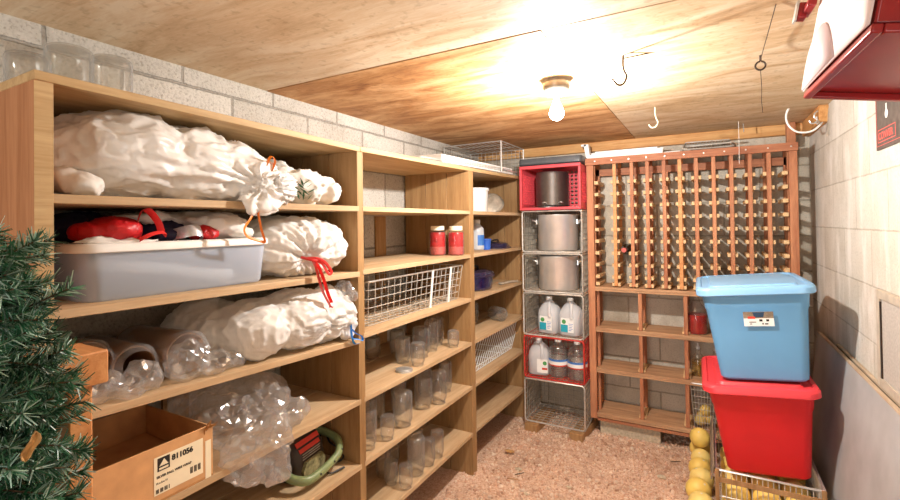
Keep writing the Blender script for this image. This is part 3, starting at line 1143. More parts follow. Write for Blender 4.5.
# ------------------------------------------------------------------ far bay things
def far_bay():
    t = thing('bucket', 'small white plastic bucket on the top shelf of the far bay', 'bucket', (-1.38, 2.86, 1.505))
    b = MB().lathe([(0, 0), (.066, 0), (.070, .004), (.080, .150), (.080, .163), (.077, .163), (.067, .008), (0, .008)], 28)
    b.build('body', 'white_plastic', t)
    b = MB().lathe([(.0795, .148), (.0865, .149), (.0865, .162), (.0845, .167), (.076, .167), (.0765, .160)], 28)
    b.build('rim', 'white_plastic', t)
    # grey pan lids leaning behind the bucket
    for i, (y, a, lb) in enumerate(((2.985, 62, 'grey pan lid leaning behind the white bucket'), (3.02, 55, 'second grey pan lid tucked behind the first beside the bucket'))):
        t = thing('pan_lid', lb, 'lid', (-1.33, y, 1.505 + .0), (R(a), 0, R(-150)), 'grey pan lids by the bucket')
        b = MB().lathe([(.075, -.003), (.075, .003), (.06, .012), (.02, .018), (0, .018), ], 26, (0, -.0, 0))
        for v in b.v:
            v += Vector((0, .075, 0))
        b.build('disc', 'oldwire', t)
        b = MB().lathe([(.006, .018), (.006, .028), (.014, .032), (.012, .040), (0, .041)], 14, (0, .075, 0))
        b.build('knob', 'black', t)
    # brown box at the back
    b = MB().box((-.035, -.03, 0), (.035, .03, .12))
    o = b.build('wooden_box', 'batten', bevel=.003)
    o.location = (-1.50, 3.02, 1.505)
    tag(o, 'small brown wooden box behind the bucket on the far bay top shelf', 'box')
    # jug with blue label
    t = thing('bottle', 'white plastic bottle with a blue label behind the far bay post', 'bottle', (-1.36, 2.82, 1.255))
    b = MB().lathe([(0, 0), (.042, 0), (.047, .006), (.047, .12), (.044, .145), (.024, .168), (.020, .172), (.020, .178)], 24)
    b.build('body', 'jug', t)
    b = MB().lathe([(.022, .176), (.022, .2), (.018, .203), (0, .203)], 18)
    b.build('cap', 'white_plastic', t)
    b = MB()
    prof = [(.0476, .03), (.0478, .10)]
    vs, fs = [], []
    for j in range(9):
        a = R(-100 + 12 * j + 40)
        for r, z in prof:
            vs.append((r * math.cos(a), r * math.sin(a), z))
    for j in range(8):
        fs.append((2 * j, 2 * j + 2, 2 * j + 3, 2 * j + 1))
    b.add(vs, fs)
    b.build('label', 'blueink', t)
    # blue cup
    b = MB().lathe([(0, 0), (.027, 0), (.030, .062), (.034, .064), (.034, .072), (.027, .072), (.025, .006), (0, .006)], 22)
    o = b.build('cup', 'bluecup')
    o.location = (-1.31, 2.86, 1.255)
    tag(o, 'small blue plastic cup beside the white bottle', 'cup')
    # roaster lid
    t = thing('oval_lid', 'dark enamel oval lid lying on the second shelf of the far bay', 'lid', (-1.33, 3.06, 1.255))
    b = MB().lathe([(.112, 0), (.112, .006), (.100, .012), (.085, .034), (.05, .044), (0, .045)], 30, sy=1.15)
    b.build('dome', 'enamel_lid', t)
    b = MB().tube(spline([(-.02, -.045, .04), (-.0, -.04, .056), (0, .04, .056), (.0, .045, .04)], 5), .006, 7)
    b.build('handle', 'black', t)
    # covered roaster
    t = thing('roaster', 'navy blue enamel roasting pot with a dark lid', 'roaster', (-1.335, 2.72, 1.005))
    b = MB().lathe([(0, 0), (.098, 0), (.108, .008), (.118, .082), (.126, .086), (.126, .090), (.112, .09), (.1, .012), (0, .012)], 36, sy=1.3)
    b.build('pot', 'enamel', t)
    b = MB().lathe([(.127, .090), (.128, .096), (.118, .100), (.108, .116), (.07, .126), (0, .129)], 36, sy=1.3)
    b.build('lid', 'enamel_lid', t)
    b = MB().tube(spline([(0, -.05, .122), (0, -.04, .146), (0, .04, .146), (0, .05, .122)], 5), .008, 8)
    b.build('lid_handle', 'black', t)
    for s in (1, -1):
        b = MB().tube(spline([(-.05, s * .150, .088), (-.045, s * .180, .094), (.045, s * .180, .094), (.05, s * .150, .088)], 5), .0065, 8)
        b.build('handle', 'chrome', t)
    b = MB()
    b.tube(spline([(0, 0, .006), (.03, .08, .012), (.05, .16, .008)], 5), [.011] + [.007] * 9 + [.009], 7, flat=.6)
    b.ball((-.004, -.02, .009), .024, 14, 7, .8, 1.2, .35)
    o = b.build('ladle', 'oldwire')
    o.location = (-1.255, 3.0, 1.005)
    tag(o, 'dull metal spoon lying beside the navy roasting pot', 'spoon')
    # dusty jars on the shelf below
    for (x, y, lay, lb) in ((-1.45, 2.72, 0, 'dusty glass jar standing deep in the far bay'), (-1.42, 2.84, 0, 'second dusty glass jar standing deep in the far bay'), (-1.36, 3.03, 1, 'dusty glass jar lying on its side in the far bay')):
        o = make_jar(lb, 'dusty jars in the far bay', (x, y, TOPZ[4]), .14, .047, True)
        if lay:
            o.rotation_euler = (R(90), 0, R(60))
            o.location = (x, y, TOPZ[4] + .047)
    return


far_bay()
# ------------------------------------------------------------------ crate tower
CX0, CX1, CY0, CY1 = -1.150, -.724, 3.105, 3.43


def wire_crate(lb, z0, h, mat, fmat, cells=(11, 7), group='wire crates of the tower'):
    """a milk crate on its side, open to the front"""
    t = thing('wire_crate', lb, 'crate', ((CX0 + CX1) / 2, CY0, z0), group=group)
    w, d = (CX1 - CX0) / 2, CY1 - CY0
    b = MB()
    r = .0055
    for y in (0.006, d):
        frame_loop(b, [Vector((x, y, z)) for x, z in ((-w + .02, .006), (w - .02, .006), (w - .006, .02), (w - .006, h - .02), (w - .02, h - .006), (-w + .02, h - .006), (-w + .006, h - .02), (-w + .006, .02))], r)
    for x in (-w + .008, w - .008):
        for z in (.008, h - .008):
            b.tube([(x, 0.006, z), (x, d, z)], r * .8, 6)
    b.build('frame', fmat, t)
    b = MB()
    q = .0024
    nx, nz = cells
    ny = 8
    wire_panel(b, (-w + .01, d - .004, .008), (2 * w - .02, 0, 0), (0, 0, h - .016), nx, nz, q)
    wire_panel(b, (-w + .01, .008, .009), (2 * w - .02, 0, 0), (0, d - .012, 0), nx, ny, q)
    wire_panel(b, (-w + .01, .008, h - .009), (2 * w - .02, 0, 0), (0, d - .012, 0), nx, ny, q)
    for x in (-w + .009, w - .009):
        wire_panel(b, (x, .008, .008), (0, d - .012, 0), (0, 0, h - .016), ny, nz, q)
    b.build('wire_mesh', mat, t)
    return t


ZS = [.042, .348, .645, .948, 1.222, 1.518]
for i, (mt, fm, lb, cl) in enumerate((('oldwire', 'wire', 'grey wire crate on the floor at the foot of the tower', (11, 8)),
                                      ('redwire', 'redwire', 'red wire crate holding three jugs in the tower', (11, 6)),
                                      ('oldwire', 'wire', 'grey wire crate holding two labelled milk jugs in the tower', (11, 9)),
                                      ('oldwire', 'wire', 'grey wire crate holding the lower steel stockpot', (11, 7)),
                                      ('oldwire', 'wire', 'grey wire crate holding the upper steel stockpot', (11, 7)))):
    wire_crate(lb, ZS[i], ZS[i + 1] - ZS[i], mt, fm, cl)
for x, lb in ((-1.075, 'short wood block under the wire crate on its side by the shelving'), (-.765, 'short wood block under the wire crate on its side by the wine rack')):
    b = MB().box((-.045, -.17, 0), (.045, .17, .052), Matrix.Rotation(R(-6), 4, 'Z'))
    o = b.build('wood_block', 'batten', bevel=.003)
    o.location = (x, 3.235, -.010)
    tag(o, lb, 'block', 'wood blocks under the crate tower')


def red_crate():
    t = thing('plastic_crate', 'red plastic lattice crate lying on its side atop the wire crates', 'crate', ((CX0 + CX1) / 2 - .002, CY0 - .02, 1.519))
    w, h, d = .213, .308, .34
    th = .012
    # front rim
    b = MB()
    for lo, hi in (((-w, 0, 0), (w, .03, .018)), ((-w, 0, h - .022), (w, .03, h)), ((-w, 0, .018), (-w + .016, .03, h - .022)), ((w - .016, 0, .018), (w, .03, h - .022))):
        b.box(lo, hi)
    b.build('rim', 'redcrate', t, bevel=.003)
    b = MB()      # two long sides now floor and roof
    b.box((-w + .006, .03, 0.002), (w - .006, d, .012))
    b.build('side_panel', 'redcrate', t)
    b = MB().box((-w + .006, .03, h - .014), (w - .006, d, h - .004))
    b.build('side_panel', 'redcrate', t)
    b = MB()      # crate bottom, now the back: square lattice
    for i in range(15):
        x = -w + .008 + (2 * w - .016) * i / 14
        b.box((x - .006, d - .010, .01), (x + .006, d, h - .01))
    for i in range(11):
        z = .012 + (h - .024) * i / 10
        b.box((-w + .006, d - .012, z - .006), (w - .006, d - .001, z + .006))
    b.build('base_lattice', 'redcrate', t)
    for s in (-1, 1):   # diamond lattice ends with a grip hole
        x = s * (w - .010)
        b = MB()
        for z0, z1 in ((.01, .045), (h - .055, h - .01)):
            b.box((x - .005, .03, z0), (x + .005, d, z1))
        b.box((x - .005, d - .04, .04), (x + .005, d, h - .05))
        y0, y1, za, zb = .03, d - .04, .045, h - .055
        step = .036
        n = int((y1 - y0 + zb - za) / step) + 2
        for k in range(n):
            for sg in (1, -1):
                # line from bottom edge rising at 45 degrees, clipped to the window
                ys = y0 - (zb - za) + k * step if sg == 1 else y0 + k * step
                p, q = Vector((x, ys, za)), Vector((x, ys + sg * (zb - za), zb))
                pts = []
                for a in (p, q):
                    pts.append(a.copy())
                lo_y, hi_y = y0, y1
                d_ = pts[1] - pts[0]
                t0, t1 = 0, 1
                for lim, sgn in ((lo_y, 1), (hi_y, -1)):
                    fa = (pts[0].y - lim) * sgn
                    fb = (pts[1].y - lim) * sgn
                    if fa < 0 and fb < 0:
                        t0, t1 = 1, 0
                    elif fa < 0:
                        t0 = max(t0, fa / (fa - fb))
                    elif fb < 0:
                        t1 = min(t1, fa / (fa - fb))
                if t1 - t0 > .08:
                    b.tube([pts[0] + d_ * t0, pts[0] + d_ * t1], .0055, 4)
        b.build('end_lattice', 'redcrate', t)


red_crate()


def tray():
    t = thing('tray', 'flat dark grey tray lying on top of the red crate', 'tray', (-.945, 3.27, 1.829))
    w, d, h = .222, .16, .052
    b = MB()
    s = [rrect(2 * w - .03, 2 * d - .03, .02, 0), rrect(2 * w, 2 * d, .025, .012), rrect(2 * w, 2 * d, .025, h - .008), rrect(2 * w - .008, 2 * d - .008, .024, h), rrect(2 * w - .03, 2 * d - .03, .02, h), rrect(2 * w - .034, 2 * d - .034, .02, h - .02)]
    b.loft(s)
    b.build('body', 'grey_tray', t, angle=50)
    b = MB().box((-w + .05, -d - .006, .018), (w - .05, -d, .026))
    b.build('ridge', 'grey_tray', t)


tray()


def stockpot(lb, loc, r, h, mat, cover):
    t = thing('stockpot', lb, 'pot', loc, (0, 0, R(8)), 'stockpots in the crate tower')
    b = MB()
    b.lathe([(0, 0), (r * .94, 0), (r, .012), (r, h - .012), (r + .004, h - .006), (r + .004, h), (r - .003, h), (r - .004, .014), (0, .012)], 44)
    b.build('body', mat, t)
    if cover:
        b = MB().lathe([(r + .005, h), (r + .005, h + .006), (r * .8, h + .010), (0, h + .012)], 44)
        b.build('lid', mat, t)
    for s in (1, -1):
        b = MB()
        z = h * .80
        b.tube(spline([(s * (r - .001), -.05, z), (s * (r + .03), -.045, z + .012), (s * (r + .036), 0, z + .014), (s * (r + .03), .045, z + .012), (s * (r - .001), .05, z)], 5), .006, 8)
        for y in (-.05, .05):
            b.box((s * r - .004, y - .014, z - .016), (s * r + .004, y + .014, z + .016))
        b.build('handle', 'chrome', t)
    return t


stockpot('steel stockpot in the upper wire crate, right below the red crate', (-.936, 3.27, 1.236), .140, .250, 'stain_steel', False)
stockpot('steel stockpot in the lower wire crate, above the milk jugs', (-.936, 3.27, .962), .140, .236, 'stain_steel', False)
# the dark pot stands upside down on its lid in the red crate
t = thing('dark_stockpot', 'dark grey pot standing upside down inside the red crate', 'pot', (-.962, 3.235, 1.534))
b = MB().lathe([(.118, .014), (.114, .02), (.114, .236), (.108, .252), (0, .254)], 44)
b.build('body', 'dark_pot', t)
for x in (-.02, .085):
    b = MB()
    y = -math.sqrt(max(0, .114 ** 2 - x * x))
    b.tube(spline([(x - .012, y + .002, .030), (x - .010, y - .018, .036), (x + .010, y - .018, .036), (x + .012, y + .002, .030)], 4), .004, 6)
    b.build('handle', 'chrome', t)
t = thing('pot_lid', 'flat dark pot lid under the upside down dark pot in the red crate', 'lid', (-.985, 3.22, 1.532))
b = MB().lathe([(0, 0), (.135, 0), (.14, .004), (.14, .008), (.12, .012), (0, .013)], 40)
b.build('disc', 'dark_pot', t)
b = MB().box((.02, -.138, .013), (.09, -.125, .02))
b.build('grip', 'black', t)


def milk_jug(lb, loc, rz, style, group='plastic water jugs in the crate tower'):
    t = thing('milk_jug', lb, 'jug', loc, (0, 0, R(rz)), group)
    w = .145
    b = MB()
    secs = []
    for z, s, r, ox in ((0, .90, .035, 0), (.008, 1, .04, 0), (.13, 1, .04, 0), (.155, .98, .05, 0), (.185, .80, .052, .0), (.207, .52, .036, -.004), (.220, .32, .022, -.006), (.228, .27, .0185, -.006), (.240, .27, .0185, -.006)):
        secs.append(rrect(w * s, w * s, min(r, w * s / 2 - .0005), z, 5, ox, 0))
    b.loft(secs)
    b.build('body', 'jug', t, angle=60)
    b = MB().lathe([(.0215, .232), (.0215, .246), (.019, .249), (0, .249)], 18, (-.006, 0, 0))
    b.build('cap', 'whitelabel', t)
    b = MB().tube(spline([(.012, -.03, .214), (.030, -.066, .205), (.034, -.079, .165), (.034, -.077, .120)], 5), .012, 8)
    b.build('handle', 'jug', t)
    y = -w / 2 - .0012
    b = MB()
    if style == 'teal':
        b.box((-.045, y, .025), (.048, y + .001, .12))
        b.build('label', 'whitelabel', t)
        m = MB().box((-.045, y - .0006, .025), (.006, y + .0004, .075))
        m.build('label_patch', 'tealink', t)
        m = MB()
        m.lathe([(0, 0), (.015, 0), (.015, .001), (0, .001)], 18, (-.022, y, .095), Matrix.Rotation(R(90), 4, 'X'))
        m.build('label_badge', 'greenink', t)
        m = MB()
        for i, L in enumerate((.032, .03, .026, .03, .02)):
            m.box((.012, y - .0006, .082 - i * .011), (.012 + L, y + .0002, .085 - i * .011))
        m.build('label_print', 'blueink', t)
    else:
        b.box((-.005, y, .02), (.07, y + .001, .115))
        b.build('label', 'whitelabel', t)
        m = MB()
        m.lathe([(0, 0), (.014, 0), (.014, .001), (0, .001)], 16, (.05, y, .088), Matrix.Rotation(R(90), 4, 'X'))
        m.build('label_badge', 'greenink', t)
        m = MB().box((.03, y - .0006, .042), (.068, y + .0004, .056))
        m.build('label_print', 'redink', t)
    return t


milk_jug('gallon jug with teal and white label on the side toward the shelving', (-.992, 3.235, .656), -10, 'teal')
milk_jug('gallon jug with teal and white label on the side toward the wine rack', (-.838, 3.225, .656), -10, 'teal')
milk_jug('cloudy gallon jug with white and red label in the red wire crate', (-1.070, 3.225, .359), 6, 'plain')


def water_bottle(lb, loc):
    t = thing('water_bottle', lb, 'bottle', loc, group='clear water bottles in the red wire crate')
    r = .066
    prof = [(0, .006), (r * .8, 0), (r, .012)]
    z = .02
    while z < .165:
        prof += [(r, z), (r * .975, z + .006), (r, z + .012)]
        z += .018
    prof += [(r, .17), (r * .9, .195), (r * .62, .222), (.024, .236), (.021, .240), (.021, .246)]
    b = MB().lathe(prof, 26)
    b.build('body', 'clearbottle', t)
    b = MB().lathe([(.023, .238), (.023, .253), (.02, .255), (0, .255)], 16)
    b.build('cap', 'whitelabel', t)
    for z0, z1, m, nm in ((.088, .125, 'whitelabel', 'label_band'), (.112, .126, 'blueink', 'label_stripe'), (.080, .087, 'redink', 'label_stripe')):
        b = MB().lathe([(r + .0012 + (.0006 if nm == 'label_stripe' else 0), z0), (r + .0012 + (.0006 if nm == 'label_stripe' else 0), z1)], 26)
        b.build(nm, m, t)
    # water inside
    b = MB().lathe([(0, .008), (r * .9, .008), (r * .93, .16), (0, .16)], 20)
    b.build('water', 'clearbottle', t)


water_bottle('clear ribbed water bottle with blue band, middle of the three in the red crate', (-.932, 3.215, .359))
water_bottle('clear ribbed water bottle with blue band, nearest the wine rack in the red crate', (-.797, 3.205, .359))


# ------------------------------------------------------------------ wine rack
RX0, RX1, RY0, RY1 = -.720, .450, 3.23, 3.475


def wine_rack():
    t = thing('wine_rack', 'tall redwood wine rack with bottle slots over open shelves', 'wine rack', (-.135, 3.36, .10))
    T = Vector((.135, -3.36, -.10))

    def fin(b, nm, mt, par=t, bev=.0012):
        for v in b.v:
            v += T
        return b.build(nm, mt, par, bevel=bev)
    zt = 1.858
    for x0, x1 in ((RX0, RX0 + .045), (RX1 - .040, RX1)):
        b = MB().box((x0, RY0, .10), (x1, RY0 + .03, zt))
        fin(b, 'front_post', 'redwood')
        b = MB().box((x0, RY1 - .03, .10), (x1, RY1, zt))
        fin(b, 'back_post', 'redwood')
    b = MB().box((RX0 - .005, RY0 - .018, 1.818), (RX1 + .002, RY0 - .001, 1.864))
    fr = fin(b, 'top_rail', 'redwood_x')
    for i in range(11):
        x = -.66 + i * .108
        m = MB().lathe([(0, 0), (.005, 0), (.004, .002), (0, .0025)], 10, (x, RY0 - .018, 1.842), Matrix.Rotation(R(90), 4, 'X'))
        fin(m, 'screw', 'chrome', fr, 0)
    b = MB().box((RX0, RY1 - .03, 1.76), (RX1, RY1 - .0305 + .02, 1.81))
    fin(b, 'back_rail', 'redwood_x')
    b = MB().box((RX0 + .046, RY1 - .055, 1.845), (RX1 - .041, RY1 - .031, 1.864))
    fin(b, 'top_slat', 'redwood_x')
    b = MB().box((RX0 + .046, RY0 + .06, 1.845), (RX1 - .041, RY0 + .10, 1.864))
    fin(b, 'top_slat', 'redwood_x')
    xs = [-.538, -.430, -.335, -.237, -.147, -.056, .038, .130, .224, .316]
    zs = [1.697 - k * .0795 for k in range(9)]
    mts = ['redwood', 'peg', 'redwood', 'redwood', 'redwood', 'peg', 'redwood', 'peg', 'redwood', 'redwood']
    for i, x in enumerate(xs):
        w = .0105
        b = MB().box((x - w, RY0, 1.002), (x + w, RY0 + .024, 1.845))
        b.box((x - w, RY1 - .029, 1.002), (x + w, RY1 - .004, 1.845))
        d = fin(b, 'divider', 'redwood' if i not in (0, 4) else 'cedar')
        for z in zs + [1.012]:
            m = MB()
            for s in (-1, 1):
                xa, xb = sorted((x + s * (w + .0004), x + s * (w + .016)))
                m.box((xa, RY0 + .010, z - .011), (xb, RY1 - .02, z + .011))
            fin(m, 'bottle_rest', 'peg', d, .001)
    for x, s in ((RX0 + .045, 1), (RX1 - .040, -1)):
        b = MB().box((min(x, x + s * .004), RY0 + .03, 1.0), (max(x, x + s * .004), RY0 + .06, 1.84))
        d = fin(b, 'end_strip', 'redwood')
        for z in zs + [1.012]:
            xa, xb = sorted((x + s * .0045, x + s * .030))
            m = MB().box((xa, RY0 + .008, z - .011), (xb, RY1 - .02, z + .011))
            fin(m, 'bottle_rest', 'peg', d, .001)
    # the ladder sides' rungs
    for x0, x1 in ((RX0 + .01, RX0 + .03), (RX1 - .03, RX1 - .01)):
        for z in [1.697 - k * .159 for k in range(10)]:
            b = MB().box((x0, RY0 + .03, z - .02), (x1, RY1 - .03, z + .0))
            fin(b, 'side_rung', 'redwood_x')
    for z in (.975, .700, .425, .125):
        b = MB().box((RX0 + .045, RY0, z), (RX1 - .040, RY0 + .13, z + .018))
        b.box((RX0 + .045, RY0 + .133, z), (RX1 - .040, RY1, z + .018))
        b.box((RX0 + .045, RY0 - .001, z - .012), (RX1 - .040, RY0 + .018, z - .0005))
        fin(b, 'shelf_board', 'rackshelf')
    b = MB().box((RX0 + .045, RY0 + .004, .088), (RX1 - .040, RY0 + .03, .108))
    fin(b, 'bottom_rail', 'redwood_x')
    for x in (-.393, -.129, .135):
        for z0, z1 in ((.720, .974), (.445, .699), (.144, .424)):
            b = MB().box((x - .011, RY0 + .006, z0), (x + .011, RY0 + .03, z1 - .013))
            fin(b, 'shelf_divider', 'redwood')
            b = MB().box((x - .011, RY1 - .03, z0), (x + .011, RY1 - .006, z1 - .001))
            fin(b, 'back_divider', 'redwood')
            b = MB().box((x - .022, RY0 + .032, z0 - .0005), (x + .022, RY1 - .04, z0 + .012))
            fin(b, 'divider_foot', 'peg')
    for x0, x1 in ((RX0 + .045, RX0 + .062), (RX1 - .057, RX1 - .040)):
        b = MB().box((x0, RY0 + .05, .144), (x1, RY0 + .08, .974))
        fin(b, 'inner_post', 'redwood')


wine_rack()

b = MB()
b.box((-.19, -.1, -.03), (.19, .095, .10))
o = b.build('concrete_block', 'cinder', bevel=.006)
o.location = (-.478, 3.375, -.012)
tag(o, 'pale concrete block supporting the wine rack on the gravel', 'block')
b = MB().box((-.19, -.1, -.03), (.19, .095, .10))
o = b.build('concrete_block', 'cinder', bevel=.006)
o.location = (.29, 3.375, -.012)
tag(o, 'concrete block supporting the wine rack behind the storage bins', 'block')


def rack_things():
    # wine bottle lying in a slot
    t = thing('wine_bottle', 'dark wine bottle with pink foil lying in the wine rack', 'bottle', (-.486, 3.232, 1.242), (R(-90), 0, 0))
    b = MB().lathe([(.0145, .0), (.0145, .07), (.020, .095), (.036, .13), (.037, .25), (.034, .26), (0, .26)], 24)
    b.build('glass_body', 'winebottle', t)
    b = MB().lathe([(0, -.002), (.0155, -.002), (.0158, .055), (.0148, .056)], 20)
    b.build('foil', 'winefoil', t)
    # jug of red liquid
    t = thing('glass_jug', 'round glass jug of dark red liquid on the wine rack shelf', 'jug', (-.072, 3.335, .719))
    r = .064
    b = MB().lathe([(0, 0), (r * .92, 0), (r, .01), (r, .12), (r * .9, .15), (r * .45, .185), (.019, .205), (.017, .225), (.02, .227), (.02, .233)], 28)
    b.build('glass_body', 'glass', t)
    b = MB().lathe([(0, .003), (r * .9, .003), (r * .965, .012), (r * .965, .118), (0, .118)], 28)
    b.build('liquid', 'red_liquid', t)
    b = MB().tube(spline([(.018, 0, .212), (.038, 0, .208), (.04, 0, .19), (.03, 0, .178)], 5), .005, 7)
    b.build('handle', 'glass', t)
    for x, y, lb in ((-.068, 3.36, 'clear bottle of yellow liquid behind the small wire basket'), (.03, 3.36, 'second bottle of yellow liquid partly hidden by the red bin')):
        t = thing('glass_bottle', lb, 'bottle', (x, y, .4435), group='bottles of yellow liquid')
        b = MB().lathe([(0, 0), (.038, 0), (.042, .006), (.042, .095), (.034, .12), (.016, .14), (.014, .165), (.017, .167), (.017, .172)], 24)
        b.build('glass_body', 'glass', t)
        b = MB().lathe([(0, .003), (.037, .003), (.039, .01), (.039, .092), (0, .092)], 22)
        b.build('liquid', 'yellow_liquid', t)
        b = MB().lathe([(.011, .165), (.012, .18), (.006, .188), (.004, .205), (0, .206)], 14)
        b.build('stopper', 'whitelabel', t)
    # white bracket and racks lying on the top
    t = thing('metal_bracket', 'white metal bracket with an upturned end on top of the wine rack', 'bracket', (-.475, 3.29, 1.8645))
    b = MB()
    b.box((-.228, -.03, 0), (.232, .03, .003))
    b.box((-.228, .027, .003), (.232, .030, .048))
    b.box((-.19, -.030, .003), (.20, -.027, .048))
    b.box((-.228, -.030, .003), (-.19, -.027, .028))
    b.box((.20, -.030, .003), (.232, -.027, .038))
    b.build('channel', 'white', t, bevel=.001)
    b = MB().hexa([(-.252, -.03, .01), (-.224, -.03, 0), (-.224, .03, 0), (-.252, .03, .01), (-.268, -.03, .105), (-.236, -.03, .105), (-.236, .03, .105), (-.268, .03, .105)])
    b.box((-.285, -.03, .092), (-.25, .03, .106))
    b.build('upright_tab', 'white', t, bevel=.001)
    for i, (x, y, z, a, w, lb) in enumerate(((.0, 3.345, 1.8705, 4, .27, 'grey wire oven rack lowest on top of the wine rack'), (.03, 3.35, 1.891, -8, .25, 'grey wire oven rack stacked in the middle of the pile on the wine rack'), (.0, 3.345, 1.9125, 6, .24, 'grey wire oven rack uppermost of the pile on the wine rack'))):
        t = thing('oven_rack', lb, 'rack', (x, y, z), (0, 0, R(a)), 'oven racks on the wine rack')
        b = MB()
        frame_loop(b, rect(-w / 2, -.1, w / 2, .1, .004, .015), .0042)
        b.build('frame', 'wire', t)
        b = MB()
        for k in range(15):
            xx = -w / 2 + w * (k + .5) / 15
            b.tube([(xx, -.1, .007), (xx, .1, .007)], .0023, 5)
        b.tube([(-w / 2, 0, .001), (w / 2, 0, .001)], .003, 5)
        b.build('wires', 'wire', t)
    b = MB().box((-.05, -.02, 0), (.05, .02, .016))
    o = b.build('white_strip', 'white', bevel=.002)
    o.location = (-.195, 3.32, 1.8645)
    tag(o, 'short white strip lying between the bracket and the oven racks', 'strip')


rack_things()


def rack_basket():
    t = thing('wire_basket', 'small wire basket of yellow fruit at the end of the bottom rack shelf', 'basket', (-.036, 3.325, .1435))
    # stands on the bottom shelf; slanting sides
    w0, w1, d0, d1, h = .110, .148, .14, .19, .285
    b = MB()
    frame_loop(b, rect(-w1 / 2, -d1 / 2, w1 / 2, d1 / 2, h, .012), .0035)
    b.build('rim', 'chrome', t)
    b = MB()
    n = 8
    for i in range(n + 1):
        f = i / n - .5
        b.tube([(f * w1, -d1 / 2, h), (f * w0, -d0 / 2, .003), (f * w0, d0 / 2, .003), (f * w1, d1 / 2, h)], .0018, 5)
        b.tube([(-w1 / 2, f * d1, h), (-w0 / 2, f * d0, .003), (w0 / 2, f * d0, .003), (w1 / 2, f * d1, h)], .0018, 5)
    for k in range(0, 7):
        g = k / 7
        w, d = w0 + (w1 - w0) * g, d0 + (d1 - d0) * g
        frame_loop(b, rect(-w / 2, -d / 2, w / 2, d / 2, .003 + h * g * .99, .01), .0018, 5)
    b.build('wire_mesh', 'wire', t)


rack_basket()


# ------------------------------------------------------------------ yellow fruit
def fruit(lb, loc, r, grp, k=0):
    b = MB()
    prof = []
    for i in range(15):
        a = PI * i / 14
        rr = r * (1 + .03 * math.cos(2 * a))
        prof.append((rr * math.sin(a), -rr * math.cos(a) * .94 - (.06 * r if i == 14 else 0) + (.05 * r if i == 0 else 0)))
    prof[0] = (0, prof[0][1])
    prof[-1] = (0, prof[-1][1])
    t = thing('round_fruit', lb, 'fruit', loc, (R(25 * math.sin(k * 2.1)), R(30 * math.cos(k * 1.3)), k), grp)
    b.lathe(prof, 24)
    b.build('skin', 'fruit' if k % 2 else 'fruit_b', t)
    z = prof[-1][1]
    m = MB().lathe([(r * .1, z - .002), (r * .08, z + .002), (0, z + .003)], 8)
    m.build('stem_scar', 'label', t)


G = 'yellow fruit in a row on the gravel'
for k, (x, y, z, r, lb) in enumerate(((-.062, 3.165, .061, .060, 'yellow fruit on gravel, farthest one of the floor row near the wine rack'),
                                      (-.056, 3.037, .060, .056, 'yellow fruit on gravel, second from the wine rack in the floor row'),
                                      (-.062, 2.912, .061, .058, 'yellow fruit on gravel, third from the wine rack in the floor row'),
                                      (-.052, 2.792, .062, .060, 'yellow fruit on gravel, middle of the floor row by the basket strip'),
                                      (-.064, 2.67, .063, .062, 'large yellow fruit on gravel, second nearest of the floor row'),
                                      (-.050, 2.545, .060, .061, 'yellow fruit on gravel, nearest of the floor row'),
                                      (-.062, 3.10, .155, .056, 'yellow fruit perched on two others by the small wire basket'))):
    fruit(lb, (x, y, z), r, G, k + 1)
G = 'yellow fruit in the small wire basket'
for k, (x, y, z, r, lb) in enumerate(((-.062, 3.300, .182, .034, 'small yellow fruit low in the wire basket toward the open gravel'),
                                      (-.012, 3.338, .182, .034, 'small yellow fruit low in the wire basket toward the bins'),
                                      (-.056, 3.372, .184, .033, 'small yellow fruit at the back of the wire basket'),
                                      (-.032, 3.326, .240, .034, 'small yellow fruit on top of the others in the wire basket'))):
    fruit(lb, (x, y, z), r, G, k + 2)
